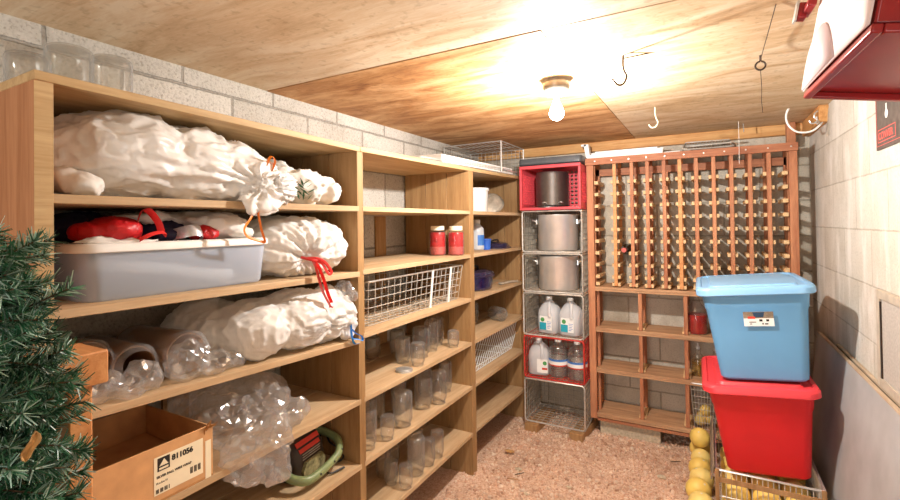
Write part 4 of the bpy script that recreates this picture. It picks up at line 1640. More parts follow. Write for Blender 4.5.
# ------------------------------------------------------------------ storage bins and their basket
def tote(nm, lb, loc, rot, W, D, H, wb, db, body, lidm, sticker):
    t = thing(nm, lb, 'storage bin', loc, rot)
    b = MB()
    secs = [rrect(wb - .02, db - .02, .03, 0, 6), rrect(wb, db, .035, .01, 6)]
    for f in (.25, .5, .74):
        secs.append(rrect(wb + (W - wb) * f, db + (D - db) * f, .04, H * f, 6))
    f = .76
    secs.append(rrect(wb + (W - wb) * f + .008, db + (D - db) * f + .008, .042, H * f + .004, 6))
    secs.append(rrect(W + .004, D + .004, .045, H * .90, 6))
    secs.append(rrect(W + .022, D + .022, .05, H * .905, 6))
    secs.append(rrect(W + .024, D + .024, .05, H * .96, 6))
    b.loft(secs)
    b.build('body', body, t, angle=30)
    for s in (-1, 1):       # grips under the rim
        m = MB().box((s * (W / 2 + .004) - .012, -.07, H * .84), (s * (W / 2 + .004) + .012, .07, H * .90))
        m.build('grip', body, t, bevel=.004)
    LW, LD = W + .050, D + .050
    z = H * .955
    b = MB()
    b.loft([rrect(LW - .01, LD - .01, .055, z - .020, 8), rrect(LW, LD, .06, z - .016, 8), rrect(LW, LD, .06, z + .006, 8), rrect(LW - .012, LD - .012, .056, z + .016, 8),
            rrect(LW - .045, LD - .045, .045, z + .019, 8), rrect(LW - .055, LD - .055, .042, z + .011, 8), rrect(LW - .11, LD - .11, .035, z + .010, 8), rrect(LW - .125, LD - .125, .03, z + .021, 8)])
    b.build('lid', lidm, t, angle=32)
    if sticker:
        # label on the front, leaning with the face
        fx = .004
        f0, f1 = .585, .80
        yf = lambda f: -(db / 2 + (D - db) / 2 * f)
        sl = Matrix(((1, 0, 0, fx), (0, (yf(f1) - yf(f0)) / (H * (f1 - f0)), -1, yf(f0) - .0105), (0, 1, 0, H * f0), (0, 0, 0, 1)))
        w_, h_ = .112, H * (f1 - f0) * .70
        m = MB().box((-w_ / 2, 0, 0), (w_ / 2, h_, .0012), sl)
        lab = m.build('label_sticker', 'whitelabel', t)
        m = MB().box((-w_ / 2, h_ * .55, .0013), (w_ / 2, h_, .0016), sl)
        m.build('label_header', 'greywood', lab)
        m = MB().hexa([sl @ Vector(q) for q in ((-.016, h_ * .62, .0017), (.018, h_ * .62, .0017), (.022, h_ * .9, .0017), (-.019, h_ * .9, .0017), (-.016, h_ * .62, .0022), (.018, h_ * .62, .0022), (.022, h_ * .9, .0022), (-.019, h_ * .9, .0022))])
        m.box((-.021, h_ * .9, .0017), (.024, h_ * .97, .0022), sl)
        m.build('label_picture', 'navyink', lab)
        m = MB().box((-.040, h_ * .52, .0017), (-.012, h_ * .68, .0022), sl)
        m.build('label_badge', 'redink', lab)
        m = MB()
        m.box((.002, h_ * .33, .0017), (.014, h_ * .48, .0022), sl)
        m.box((.028, h_ * .33, .0017), (.038, h_ * .48, .0022), sl)
        m.box((-.036, h_ * .26, .0017), (-.010, h_ * .31, .0022), sl)
        m.box((-.034, h_ * .13, .0017), (-.026, h_ * .18, .0022), sl)
        m.box((.012, h_ * .12, .0017), (.017, h_ * .22, .0022), sl)
        m.box((.022, h_ * .12, .0017), (.034, h_ * .20, .0022), sl)
        m.build('label_print', 'ink', lab)
    return t


TIL = R(-4.8)
tote('storage_bin', 'red plastic storage bin with lid standing in the fruit basket under the blue bin', (.215, 2.695, .292), (0, TIL, R(1)), .395, .50, .405, .315, .42, 'red_tote', 'red_lid', False)
tote('storage_bin', 'pale blue plastic storage bin with a label sticker stacked on the red bin', (.207, 2.695, .712), (0, R(-5.4), R(1.0)), .404, .51, .428, .335, .42, 'blue_tote', 'blue_lid', True)


def floor_basket():
    t = thing('wire_basket', 'large wire basket with brown bands holding yellow fruit and the red bin', 'basket', (.205, 2.68, 0))
    w, d, h = .192, .30, .325
    b = MB()
    frame_loop(b, rect(-w, -d, w, d, h, .015), .005)
    b.build('rim', 'chrome', t)
    b = MB()
    n = 20
    for i in range(n + 1):
        x = -w + 2 * w * i / n
        for y in (-d, d):
            b.tube([(x, y, h), (x, y, .02)], .0021, 5)
    n = 30
    for i in range(n + 1):
        y = -d + 2 * d * i / n
        for x in (-w, w):
            b.tube([(x, y, h), (x, y, .02)], .0021, 5)
        b.tube([(-w, y, .02), (w, y, .02)], .0021, 5)
    for k in (.02, .12, .21):
        frame_loop(b, rect(-w, -d, w, d, k, .012), .003, 5)
    b.build('wire_mesh', 'wire', t)
    for nm, lo, hi in (('band', (-w + .004, -d - .007, h - .052), (w - .004, -d - .0025, h - .030)), ('band', (-w + .004, d + .0025, h - .052), (w - .004, d + .007, h - .030)), ('band', (w + .0025, -d + .004, h - .052), (w + .007, d - .004, h - .030)), ('post', (-w - .004, -d - .010, .01), (-w + .012, -d - .0025, h + .005)), ('post', (w - .012, -d - .010, .01), (w + .004, -d - .0025, h + .005))):
        m = MB().box(lo, hi)
        m.build(nm, 'batten', t, bevel=.001)
    m = MB().hexa([(-w - .022, -d - .012, h - .045), (-w - .016, -d - .012, h - .045), (-w - .016, d, h - .045), (-w - .022, d, h - .045), (-w - .012, -d - .012, h + .02), (-w - .006, -d - .012, h + .02), (-w - .006, d, h + .02), (-w - .012, d, h + .02)])
    m.build('side_strip', 'greywood', t, bevel=.001)


floor_basket()
G = 'yellow fruit in the large wire basket'
k = 0
rnd = random.Random(5)
for lay, z in enumerate((.082, .2, )):
    for i in range(3):
        for j in range(4):
            x = .09 + i * .117
            y = 2.45 + j * .128
            k += 1
            where = ['nearest row', 'second row', 'third row', 'back row'][j]
            side = ['beside the grey strip', 'in the middle', 'beside the leaning panel'][i]
            fruit('yellow fruit in large wire basket, %s %s, %s layer' % (where, side, ['bottom', 'upper'][lay]), (x, y, z + rnd.uniform(-.003, .003)), .0575, G, k)
for i, x in enumerate((.105, .215, .325)):
    k += 1
    # the front three ride up against the rim in front of the red bin
    pass


# ------------------------------------------------------------------ right wall things
def panels():
    b = MB()
    th = .014
    x_t, x_b, zt = .512, .424, .815
    b.hexa([(x_b, 1.35, 0.0), (x_b + th, 1.35, 0.0), (x_b + th, 3.17, 0.0), (x_b, 3.17, 0.0), (x_t, 1.35, zt), (x_t + th, 1.35, zt), (x_t + th, 3.17, zt), (x_t, 3.17, zt)])
    t = thing('wall_panel', 'long grey white sheet panel leaning on the block wall beside the bins', 'panel', (.47, 2.2, 0))
    for v in b.v:
        v -= Vector((.47, 2.2, 0))
    b.build('sheet', 'panel', t)
    b = MB().box((x_t - .001 - .47, 1.35 - 2.2, zt + .0003), (x_t + th - .47, 3.17 - 2.2, zt + .006))
    b.build('top_edging', 'panel_edge', t)
    t = thing('wooden_board', 'thin wooden board with tan edge wedged between wall and grey panel', 'board', (.54, 2.2, 0))
    b = MB().hexa([(-.034, -.85, 0.0), (-.022, -.85, 0.0), (-.022, .66, 0.0), (-.034, .66, 0.0), (-.006, -.85, .818), (.006, -.85, .818), (.006, .66, .818), (-.006, .66, .818)])
    b.build('sheet', 'greywood', t)
    b = MB().box((-.007, -.85, .8185), (.006, .66, .826))
    b.build('edging', 'panel_edge', t)
    # framed screen hung against the wall
    t = thing('window_screen', 'framed window screen leaning flat against the block wall above the panel', 'screen', (.5385, 1.86, .0))
    z0, z1, y0, y1 = .828, 1.172, -.55, .37
    b = MB()
    f = .030
    for lo, hi in (((-.008, y0, z0), (.008, y0 + f, z1)), ((-.008, y1 - f, z0), (.008, y1, z1)), ((-.008, y0 + f, z1 - f), (.008, y1 - f, z1)), ((-.008, y0 + f, z0), (.008, y1 - f, z0 + f))):
        b.box(lo, hi)
    b.build('frame', 'screen_frame', t, bevel=.002)
    b = MB().box((-.002, y0 + f, z0 + f), (.000, y1 - f - .012, z1 - f))
    b.build('mesh', 'screen_mesh', t)
    b = MB().box((-.0065, y1 - f - .010, z0 + f), (.003, y1 - f - .002, z1 - f - .01))
    b.build('spline', 'darksteel', t)


panels()


def wall_sign():
    # faces away from the wall, towards -x; text runs towards the camera
    y0, z0 = 2.225, 1.674
    t = thing('wall_sign', 'dark poster sign with red lettering fixed to the block wall', 'sign', (.5465, y0, z0))
    W, H = .42, .185
    b = MB().box((-.004, -W, 0), (.0, 0, H))
    b.build('board', 'signblack', t)
    b = MB()
    for lo, hi in (((-.0048, -W + .01, .012), (-.0042, -.008, .014)), ((-.0048, -.010, .012), (-.0042, -.008, H - .005))):
        b.box(lo, hi)
    b.build('border_line', 'pinkink', t)
    m = Matrix(((0, 0, -1, -.0046), (-1, 0, 0, -.030), (0, 1, 0, .034), (0, 0, 0, 1)))
    text_mesh('lettering', 'CONVER', .036, 'pinkink', t, m, .0006)
    b = MB()
    x0, x1, za, zb = -.022, -.20, .024, .070
    for lo, hi in (((-.0048, x1, za), (-.0042, x0, za + .003)), ((-.0048, x1, zb - .003), (-.0042, x0, zb)), ((-.0048, x0 - .003, za), (-.0042, x0, zb)), ((-.0048, x1, za), (-.0042, x1 + .003, zb))):
        b.box(lo, hi)
    b.build('lettering_frame', 'pinkink', t)
    b = MB()
    b.ball((-.0045, -.115, .115), .016, 12, 6, .02, 1, 1)
    b.box((-.0048, -.120, .125), (-.0042, -.11, .15))
    b.build('white_mark', 'whitelabel', t)


wall_sign()


def overhead_bin():
    t = thing('overhead_bin', 'red bin with a whitish side hung under the ceiling close to the viewer', 'storage bin', (.214, 1.425, 1.733), (0, R(10), R(2.8)))
    W, D, H = .30, .44, .245
    b = MB()
    # red shell: floor recessed behind a rim, open on the white side
    y0, y1 = -D, 0
    b.box((.004, y0, .012), (W, y1, .020))
    b.box((.004, y0, .012), (W, y0 + .01, H))
    b.box((.004, y1 - .01, .012), (W, y1, H))
    b.box((W - .01, y0 + .01, .020), (W, y1 - .01, H))
    b.build('shell', 'red_gloss', t, bevel=.004)
    b = MB()
    for lo, hi in (((0, y0 - .006, -.004), (.016, y1 + .006, .0115)), ((.0165, y0 - .006, -.004), (W, y0 + .012, .0115)), ((.0165, y1 - .012, -.004), (W, y1 + .006, .0115))):
        b.box(lo, hi)
    b.build('bottom_rim', 'red_gloss', t, bevel=.003)
    # bulging whitish side
    b = MB()
    vs, fs = [], []
    n, k = 14, 10
    for i in range(n + 1):
        for j in range(k + 1):
            u, v = i / n, j / k
            bul = .013 * math.sin(PI * min(1, v * 1.2 + .05)) * (math.sin(PI * u) ** .5)
            vs.append((-bul - .001, y0 + (y1 - y0) * u, .012 + (H - .012) * v))
    for i in range(n):
        for j in range(k):
            a = i * (k + 1) + j
            fs.append((a, a + 1, a + k + 2, a + k + 1))
    m0 = len(vs)
    b.add(vs, fs)
    o = b.build('side_panel', 'pink_white', t)
    md = o.modifiers.new('th', 'SOLIDIFY')
    md.thickness = .003
    md.offset = 1
    # reflection on that side, put in as a raised pink half-moon
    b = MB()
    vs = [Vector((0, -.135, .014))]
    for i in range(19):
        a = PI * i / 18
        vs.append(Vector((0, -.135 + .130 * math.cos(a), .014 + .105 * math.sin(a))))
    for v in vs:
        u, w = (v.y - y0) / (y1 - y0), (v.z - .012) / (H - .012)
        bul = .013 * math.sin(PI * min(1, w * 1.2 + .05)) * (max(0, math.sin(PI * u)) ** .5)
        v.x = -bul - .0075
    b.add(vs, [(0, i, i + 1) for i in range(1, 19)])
    o = b.build('half_moon_reflection', 'reflection_pink', t)
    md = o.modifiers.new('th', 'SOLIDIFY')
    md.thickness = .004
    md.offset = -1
    # hanger straps up to the ceiling
    for y in (-.02, -.40):
        b = MB().box((.03, y - .012, H - .03), (.034, y + .012, H + .075))
        b.build('hanger_strap', 'darksteel', t)
    b = MB().box((-.040, .03, .205), (-.02, .06, .245))
    b.box((-.030, -.02, .215), (-.012, .06, .235))
    b.build('latch', 'red_gloss', t, bevel=.003)
    b = MB().box((-.045, .03, .20), (-.0405, .06, .25))
    b.build('latch_plate', 'wire', t)


overhead_bin()


# ------------------------------------------------------------------ hooks and lamp
def hooks():
    z = ZC - .002
    t = thing('ceiling_hook', 'dark iron hook hanging from the ceiling near the lamp', 'hook', (-.247, 1.707, z))
    b = MB()
    b.tube([(.11, .03, .004), (.0, 0, -.010)], .0022, 6)
    b.tube(spline([(0, 0, .0), (-.001, 0, -.03), (.003, 0, -.055), (.010, 0, -.075), (.0, 0, -.098), (-.018, 0, -.100), (-.032, 0, -.085), (-.038, 0, -.075)], 5), .0038, 8)
    b.build('shank', 'darksteel', t)
    t = thing('ceiling_hook', 'small pale hook hanging from the ceiling over the wine rack', 'hook', (-.223, 2.57, z))
    b = MB().tube(spline([(0, 0, .0), (0, 0, -.035), (.006, 0, -.06), (.012, 0, -.078), (0, 0, -.1), (-.02, 0, -.1), (-.03, 0, -.085)], 5), .003, 7)
    b.build('shank', 'label', t)
    t = thing('eye_bolt', 'ring eye hanging from the ceiling on a thin wire', 'eye bolt', (.174, 1.962, z))
    b = MB()
    b.tube([(0, 0, .0), (0, 0, -.02)], .004, 7)
    b.tube(arc((0, 0, -.036), .015, 90, 440, 26), .0032, 7)
    b.build('ring', 'darksteel', t)
    b = MB().tube(spline([(-.002, -.45, -.002), (-.003, -.3, -.014), (0, -.1, -.012), (0, 0, -.018)], 5), .0013, 5)
    b.build('wire', 'darksteel', t)
    b = MB().tube(spline([(0.0, 0.0, -.052), (.004, .02, -.11), (.002, .01, -.16), (.006, .02, -.20)], 5), .0011, 5)
    b.build('tail_wire', 'darksteel', t)
    t = thing('nail', 'bent nail sticking down from the ceiling above the rack', 'nail', (.2, 3.30, z))
    b = MB().tube([(0, 0, .004), (.002, 0, -.05)], .0035, 7)
    b.build('shank', 'chrome', t)
    # utility hook screwed into the wood over the right wall
    t = thing('utility_hook', 'big white curved hook fixed to the wood strip above the block wall', 'hook', (.507, 3.03, 1.96))
    b = MB()
    pts = [(0, 0, 0)] + [tuple(at(u, v, 'y', 2.99) - Vector((.507, 3.03, 1.96))) for u, v in ((822, 122), (812, 131), (798, 132), (789, 126), (786, 117), (789, 108), (796, 103))]
    b.tube(spline(pts, 6), .0050, 9)
    b.build('shank', 'whitewire', t)
    t = thing('metal_hook', 'small bright double hook on the wood strip beside the white hook', 'hook', (.507, 2.995, 1.975))
    b = MB()
    b.tube(spline([(0, 0, .01), (-.012, 0, 0), (-.016, 0, -.02), (-.004, 0, -.035), (-.012, 0, -.05), (-.03, 0, -.05), (-.036, 0, -.036)], 5), .004, 8)
    b.tube(spline([(-.004, .0, -.035), (.0, -.02, -.05), (-.01, -.03, -.06), (-.02, -.035, -.05)], 5), .0036, 8)
    b.build('shank', 'chrome', t)
    t = thing('wire_loop', 'thin wire loop hanging on the block wall under the ceiling', 'wire', (.5445, 2.965, 1.99))
    b = MB().tube(spline([(0, 0, .0), (-.002, .010, -.05), (-.003, .014, -.11), (-.003, 0, -.14), (-.003, -.012, -.11), (-.002, -.006, -.05), (0, 0, 0)], 5), .0014, 6)
    b.build('loop', 'oldwire', t)
    t = thing('hanging_string', 'short thread dangling in front of the wine rack top', 'string', (.17, 3.20, 1.93))
    b = MB().tube([(0, 0, .08), (.001, 0, -.02), (0, 0, -.17)], .0012, 5)
    b.build('thread', 'whitelabel', t)


hooks()
BULB = (-.527, 1.852, 1.872)


def lamp():
    x, y, z = BULB
    t = thing('ceiling_lamp', 'bare light bulb in a round aged fixture on the plywood ceiling', 'lamp', (x, y, ZC - .002))
    b = MB().lathe([(0, 0), (.066, 0), (.066, -.004), (.060, -.010), (.058, -.016)], 36)
    b.build('canopy', 'fixture', t)
    b = MB().lathe([(.056, -.012), (.055, -.030), (.050, -.044), (.042, -.052), (0, -.052)], 36)
    b.build('ring', 'fixture', t)
    b = MB().lathe([(.040, -.0525), (.036, -.062), (.024, -.066), (0, -.066)], 28)
    b.build('socket', 'porcelain', t)
    b = MB().lathe([(.013, -.066), (.0135, -.086), (.012, -.090)], 18)
    b.build('screw_base', 'chrome', t)
    b = MB()
    prof = [(.0125, -.088), (.015, -.096), (.022, -.108)]
    for i in range(1, 11):
        a = R(52) + (PI - R(52)) * i / 10
        prof.append((.030 * math.sin(a), -.137 + .030 * math.cos(a) * 1.0))
    prof[-1] = (0, prof[-1][1])
    b.lathe(prof, 28)
    b.build('bulb', 'bulb', t)
    ld = bpy.data.lights.new('bulb_light', 'POINT')
    ld.energy = LAMP_W
    ld.color = (1, .97, .94)
    ld.shadow_soft_size = .018
    lo = bpy.data.objects.new('bulb_light', ld)
    COL.objects.link(lo)
    lo.location = (x, y, z + .002)
    # broad fill light added behind the viewer, out of view
    ld = bpy.data.lights.new('fill_light', 'AREA')
    ld.energy = FILL_W
    ld.color = (1, .97, .94)
    ld.shape = 'RECTANGLE'
    ld.size, ld.size_y = .9, 1.9
    lo = bpy.data.objects.new('fill_light', ld)
    COL.objects.link(lo)
    lo.location = (-.55, YF - .02, 1.0)
    lo.rotation_euler = (R(90), 0, 0)
    w = bpy.data.worlds.new('world')
    w.use_nodes = True
    w.node_tree.nodes['Background'].inputs[0].default_value = (.9, .95, 1, 1)
    w.node_tree.nodes['Background'].inputs[1].default_value = 1.0
    SC.world = w


LAMP_W, FILL_W, EXPO = 140, 34, -.02
lamp()
# ------------------------------------------------------------------ near bay: bags, bin, box
def bags():
    # long white sack on the top shelf, its tied mouth drooping over the edge
    def pull(p, q, n):
        # folds running lengthwise, denser towards the mouth at the far front corner
        d = p - Vector((-1.18, 1.0, 1.56))
        ang = math.atan2(d.z, d.x + .3 * d.y)
        L = d.length
        k = max(0, 1 - L / .5)
        q = q + n * (.010 * k * math.sin(ang * 17 + 3 * fbm(p, 9, 4)))
        if p.x < -1.17 and p.y < .93:
            q.z = max(q.z, 1.5085 + .02 * (q.z - 1.5085)) if q.z < 1.5085 else q.z
        return q
    t = thing('trash_bag', 'long stuffed white plastic bag with orange drawstring on the topmost near shelf', 'bag', (-1.38, .75, 1.506))
    o = blob('sack', [((-1.40, .60, 1.605), (.18, .15, .112)), ((-1.38, .66, 1.62), (.20, .18, .118)), ((-1.36, .80, 1.61), (.18, .18, .116)), ((-1.32, .92, 1.595), (.135, .14, .100)),
                      ((-1.24, .97, 1.57), (.075, .085, .065)), ((-1.205, .965, 1.525), (.05, .07, .055)), ((-1.175, .93, 1.500), (.022, .055, .030)), ((-1.19, 1.03, 1.56), (.04, .05, .045))],
             'bag_white', None, .0065, 3, (), ((5, .007), (13, .010), (28, .008), (60, .004)), 2.3, pull, stretch=(1, .45, 1))
    o.parent = t
    o.data.transform(Matrix.Translation((1.38, -.75, -1.506)))
    b = MB()
    ribbon(b, spline([Vector(q) - Vector((-1.38, .75, 1.506)) for q in ((-1.172, .925, 1.49), (-1.160, .895, 1.455), (-1.158, .872, 1.425), (-1.160, .885, 1.402), (-1.165, .93, 1.388), (-1.162, .945, 1.386), (-1.160, .932, 1.42), (-1.165, .925, 1.47), (-1.172, .93, 1.50))], 5), .009)
    b.build('drawstring', 'orange', t)
    b = MB()
    ribbon(b, spline([Vector(q) - Vector((-1.38, .75, 1.506)) for q in ((-1.20, 1.0, 1.60), (-1.185, 1.005, 1.635), (-1.18, .985, 1.648), (-1.19, .975, 1.62))], 5), .012)
    b.build('drawstring', 'orange', t)
    # little bundle of cloth at the near end of that shelf
    o = blob('cloth_bundle', [((-1.265, .52, 1.532), (.06, .045, .03)), ((-1.29, .50, 1.545), (.05, .035, .03))], 'paper', None, .007, 2, (), ((14, .008), (40, .004)), 5.0, None, 1.506)
    tag(o, 'small folded white cloth bundle tucked before the long white bag', 'cloth')
    # second bag with greenery
    t = thing('trash_bag', 'white bag with green sprigs poking out on the topmost near shelf', 'bag', (-1.38, 1.27, 1.506))
    o = blob('sack', [((-1.40, 1.22, 1.575), (.17, .11, .075)), ((-1.36, 1.31, 1.560), (.15, .08, .060)), ((-1.40, 1.17, 1.605), (.11, .08, .065)), ((-1.28, 1.21, 1.555), (.08, .07, .05))], 'paper', None, .007, 3, (), ((7, .016), (16, .010), (36, .005)), 8.1, None, 1.506)
    o.parent = t
    o.data.transform(Matrix.Translation((1.38, -1.27, -1.506)))
    b = MB()
    rnd = random.Random(4)
    for i in range(60):
        c = Vector((-1.245, 1.13, 1.535)) + Vector((rnd.uniform(-.03, .03), rnd.uniform(-.04, .05), rnd.uniform(-.02, .035))) - Vector((-1.38, 1.27, 1.506))
        d = Vector((rnd.uniform(-.2, 1), rnd.uniform(-1, .6), rnd.uniform(-.5, .8))).normalized() * rnd.uniform(.02, .045)
        s = d.orthogonal().normalized() * rnd.uniform(.0015, .004)
        b.add([c - s * .3, c + d * .5 - s, c + d, c + d * .5 + s], [(0, 1, 2, 3)])
    b.build('sprigs', 'pine', t, flatshade=True)
    # bag with red drawstring, mouth gathered toward the front
    tie = Vector((-1.185, 1.165, 1.312))

    def pleat(p, q, n):
        d = p - tie
        r = math.hypot(d.y, d.z)
        ang = math.atan2(d.z, d.y)
        k = max(0, min(1, (p.x + 1.36) / .14))
        amp = .011 * k * min(1, r / .04) * max(.15, 1 - r / .26)
        q = q + n * amp * (math.sin(ang * 13 + 1.6 * fbm(p, 6, 3)) + .5 * math.sin(ang * 29))
        # dimple at the tie
        dim = math.exp(-(r / .045) ** 2)
        if p.x > -1.32:
            q.x -= .035 * dim
        return q
    t = thing('trash_bag', 'round white plastic bag tied with a red drawstring beside the clear bin', 'bag', (-1.38, 1.18, 1.256))
    o = blob('sack', [((-1.40, 1.19, 1.358), (.20, .195, .107)), ((-1.30, 1.20, 1.356), (.115, .205, .106)), ((-1.40, 1.13, 1.355), (.17, .14, .100)), ((-1.31, 1.29, 1.358), (.125, .105, .100))],
             'bag_white', None, .0065, 4, (), ((6, .005), (15, .007), (34, .006)), 3.7, pleat, 1.2565, stretch=(.5, 1, 1))
    o.parent = t
    o.data.transform(Matrix.Translation((1.38, -1.18, -1.256)))
    T = Vector((-1.38, 1.18, 1.256))
    for pts, w in ((((-1.205, 1.150, 1.318), (-1.178, 1.168, 1.318), (-1.166, 1.195, 1.305), (-1.163, 1.225, 1.270), (-1.166, 1.215, 1.262), (-1.172, 1.19, 1.30), (-1.180, 1.172, 1.310)), .011),
                   (((-1.19, 1.165, 1.312), (-1.172, 1.160, 1.29), (-1.165, 1.165, 1.255), (-1.163, 1.185, 1.20), (-1.160, 1.215, 1.150), (-1.161, 1.220, 1.145)), .017),
                   (((-1.19, 1.165, 1.312), (-1.171, 1.172, 1.29), (-1.162, 1.185, 1.25), (-1.160, 1.202, 1.20), (-1.158, 1.220, 1.16)), .012),
                   (((-1.21, 1.13, 1.325), (-1.18, 1.15, 1.315), (-1.175, 1.17, 1.31)), .010)):
        b = MB()
        ribbon(b, spline([Vector(q) - T for q in pts], 5), w)
        b.build('drawstring', 'redtie', t)
    # long soft sack with a blue tie
    t = thing('trash_bag', 'long soft white sack with blue drawstring on the middle near shelf', 'bag', (-1.36, 1.1, .995))

    def soft(p, q, n):
        d = p - Vector((-1.19, 1.37, 1.08))
        ang = math.atan2(d.z, d.x)
        k = max(0, 1 - d.length / .35)
        return q + n * (.009 * k * math.sin(ang * 13))
    o = blob('sack', [((-1.46, .95, 1.10), (.13, .12, .095)), ((-1.40, .925, 1.09), (.10, .09, .085)), ((-1.33, 1.02, 1.095), (.14, .14, .095)), ((-1.27, 1.00, 1.085), (.09, .10, .080)), ((-1.29, 1.16, 1.105), (.13, .15, .102)), ((-1.26, 1.28, 1.10), (.085, .10, .100)), ((-1.215, 1.345, 1.08), (.03, .045, .075))],
             'bag_clear', None, .0065, 4, (), ((5, .006), (13, .007), (30, .006), (60, .003)), 6.2, soft, stretch=(1, .6, 1))
    for v in o.data.vertices:
        zf = 1.0305 - .046 * (v.co.y - .44) / .96
        if v.co.z < zf:
            v.co.z = zf + (v.co.z - zf) * .03
    o.parent = t
    o.data.transform(Matrix.Translation((1.36, -1.1, -.995)))
    T = Vector((-1.36, 1.1, .995))
    for pts in (((-1.20, 1.362, 1.10), (-1.183, 1.35, 1.07), (-1.175, 1.335, 1.03), (-1.170, 1.34, 1.008), (-1.168, 1.37, .998), (-1.168, 1.395, .988), (-1.168, 1.39, 1.005), (-1.170, 1.36, 1.022), (-1.176, 1.345, 1.04)),
                ((-1.19, 1.355, 1.06), (-1.176, 1.345, 1.01), (-1.168, 1.35, .985), (-1.167, 1.372, .982))):
        b = MB()
        ribbon(b, spline([Vector(q) - T for q in pts], 5), .010)
        b.build('drawstring', 'bluetie', t)
    # wisp of clear bag beside it
    o = blob('clear_bag', [((-1.225, 1.355, 1.185), (.04, .028, .03)), ((-1.20, 1.375, 1.17), (.02, .02, .022))], 'clearfilm', None, .006, 1, ((30, .02),), ((50, .006),), 9.5, dec=.35)
    tag(o, 'small crumpled clear plastic bag squeezed above the blue-tied sack', 'bag')


bags()


def clear_bin():
    t = thing('clear_bin', 'long cloudy clear plastic bin with white lid holding a ribbed hose', 'storage bin', (-1.41, .760, 1.2585))
    W, L, H = .375, .505, .118
    b = MB()
    s = [rrect(W - .03, L - .03, .03, 0), rrect(W - .02, L - .02, .035, .006), rrect(W, L, .04, H)]
    i_ = [rrect(W - .006, L - .006, .037, H), rrect(W - .026, L - .026, .032, .010), rrect(W - .04, L - .04, .03, .004)]
    b.loft(s + i_)
    b.build('tub', 'bin_clear', t, angle=50)
    b = MB()
    b.loft([rrect(W + .012, L + .012, .044, H - .002), rrect(W + .020, L + .020, .048, H), rrect(W + .020, L + .020, .048, H + .014), rrect(W + .008, L + .008, .044, H + .020), rrect(W - .03, L - .03, .04, H + .020), rrect(W - .036, L - .036, .036, H + .012)], cap=(True, True))
    b.build('lid', 'white', t, angle=50)
    # corrugated hose lying just behind the front face
    path = spline([Vector(q) - Vector((-1.41, .760, 1.2585)) for q in ((-1.30, .555, 1.345), (-1.265, .60, 1.340), (-1.262, .68, 1.328), (-1.262, .78, 1.308), (-1.275, .87, 1.290), (-1.32, .93, 1.285), (-1.40, .95, 1.285))], 22)
    rr = [.0145 + .0040 * math.sin(i * PI / 1.5) for i in range(len(path))]
    b = MB().tube(path, rr, 12)
    b.build('hose', 'hose', t, angle=80)
    # party things on the lid
    z = 1.2585 + .118 + .013
    rows = [('red_net', 'red mesh fabric bunched up on the clear bin lid', 'fabric', 'redfab', [((-1.30, .605, z + .040), (.07, .062, .034)), ((-1.31, .56, z + .030), (.05, .04, .028))], 1.2, ((12, .008), (40, .004))),
            ('red_net', 'smaller red shiny wad behind the silver ribbon on the bin lid', 'fabric', 'redfab', [((-1.265, .815, z + .022), (.03, .045, .020))], 2.2, ((14, .009), (40, .004))),
            ('navy_cloth', 'dark navy cloth heaped at the near end of the bin lid', 'fabric', 'navy', [((-1.42, .585, z + .046), (.07, .075, .040)), ((-1.49, .66, z + .04), (.07, .09, .035))], 3.2, ((10, .01), (30, .005))),
            ('navy_cloth', 'dark navy cloth lying under the white plastic on the bin lid', 'fabric', 'navy', [((-1.37, .75, z + .034), (.07, .07, .028)), ((-1.285, .725, z + .020), (.03, .03, .015)), ((-1.34, .86, z + .03), (.04, .05, .02))], 4.2, ((10, .01), (30, .005))),
            ('white_wrapper', 'crumpled white plastic wrapper draped on the far end of the bin lid', 'wrapper', 'paper', [((-1.40, .86, z + .058), (.13, .11, .028)), ((-1.30, .885, z + .046), (.065, .085, .040)), ((-1.36, .72, z + .070), (.05, .10, .012)), ((-1.27, .92, z + .024), (.045, .05, .02)), ((-1.46, .74, z + .066), (.08, .10, .012))], 5.2, ((8, .012), (22, .008), (50, .004))),
            ('white_wrapper', 'flat white wrapper edge lying along the front of the bin lid', 'wrapper', 'paper', [((-1.245, .60, z + .008), (.02, .09, .006)), ((-1.26, .55, z + .012), (.02, .05, .008))], 6.2, ((14, .006), (40, .003)))]
    for nm, lb, ct, mt, L, sd, wr in rows:
        o = blob(nm, L, mt, None, .007, 2, (), wr, sd, None, z + .002)
        tag(o, lb, ct, 'party fabric on the clear bin' if ct == 'fabric' else 'white wrappers on the clear bin')
    for lb, pts, mt, w in (('red and white curled ribbon arching over the red mesh', ((-1.26, .635, z + .045), (-1.25, .645, z + .085), (-1.255, .665, z + .085), (-1.25, .685, z + .055), (-1.245, .69, z + .03)), 'redtie', .022),
                           ('silver ribbon loop in the middle of the bin lid', ((-1.275, .73, z + .02), (-1.235, .745, z + .030), (-1.222, .765, z + .034), (-1.230, .79, z + .030), (-1.265, .80, z + .015)), 'silver', .034),
                           ('pale red ribbon curl at the front edge of the bin lid', ((-1.245, .625, z + .006), (-1.222, .635, z + .018), (-1.222, .66, z + .028), (-1.23, .69, z + .030), (-1.25, .70, z + .02)), 'redtie', .012)):
        b = MB()
        b.tube(spline([Vector(p) for p in pts], 6), w / 2, 8, flat=.08, upv=(0, .3, 1))
        o = b.build('ribbon', mt)
        tag(o, lb, 'ribbon', 'ribbons on the clear bin')


clear_bin()


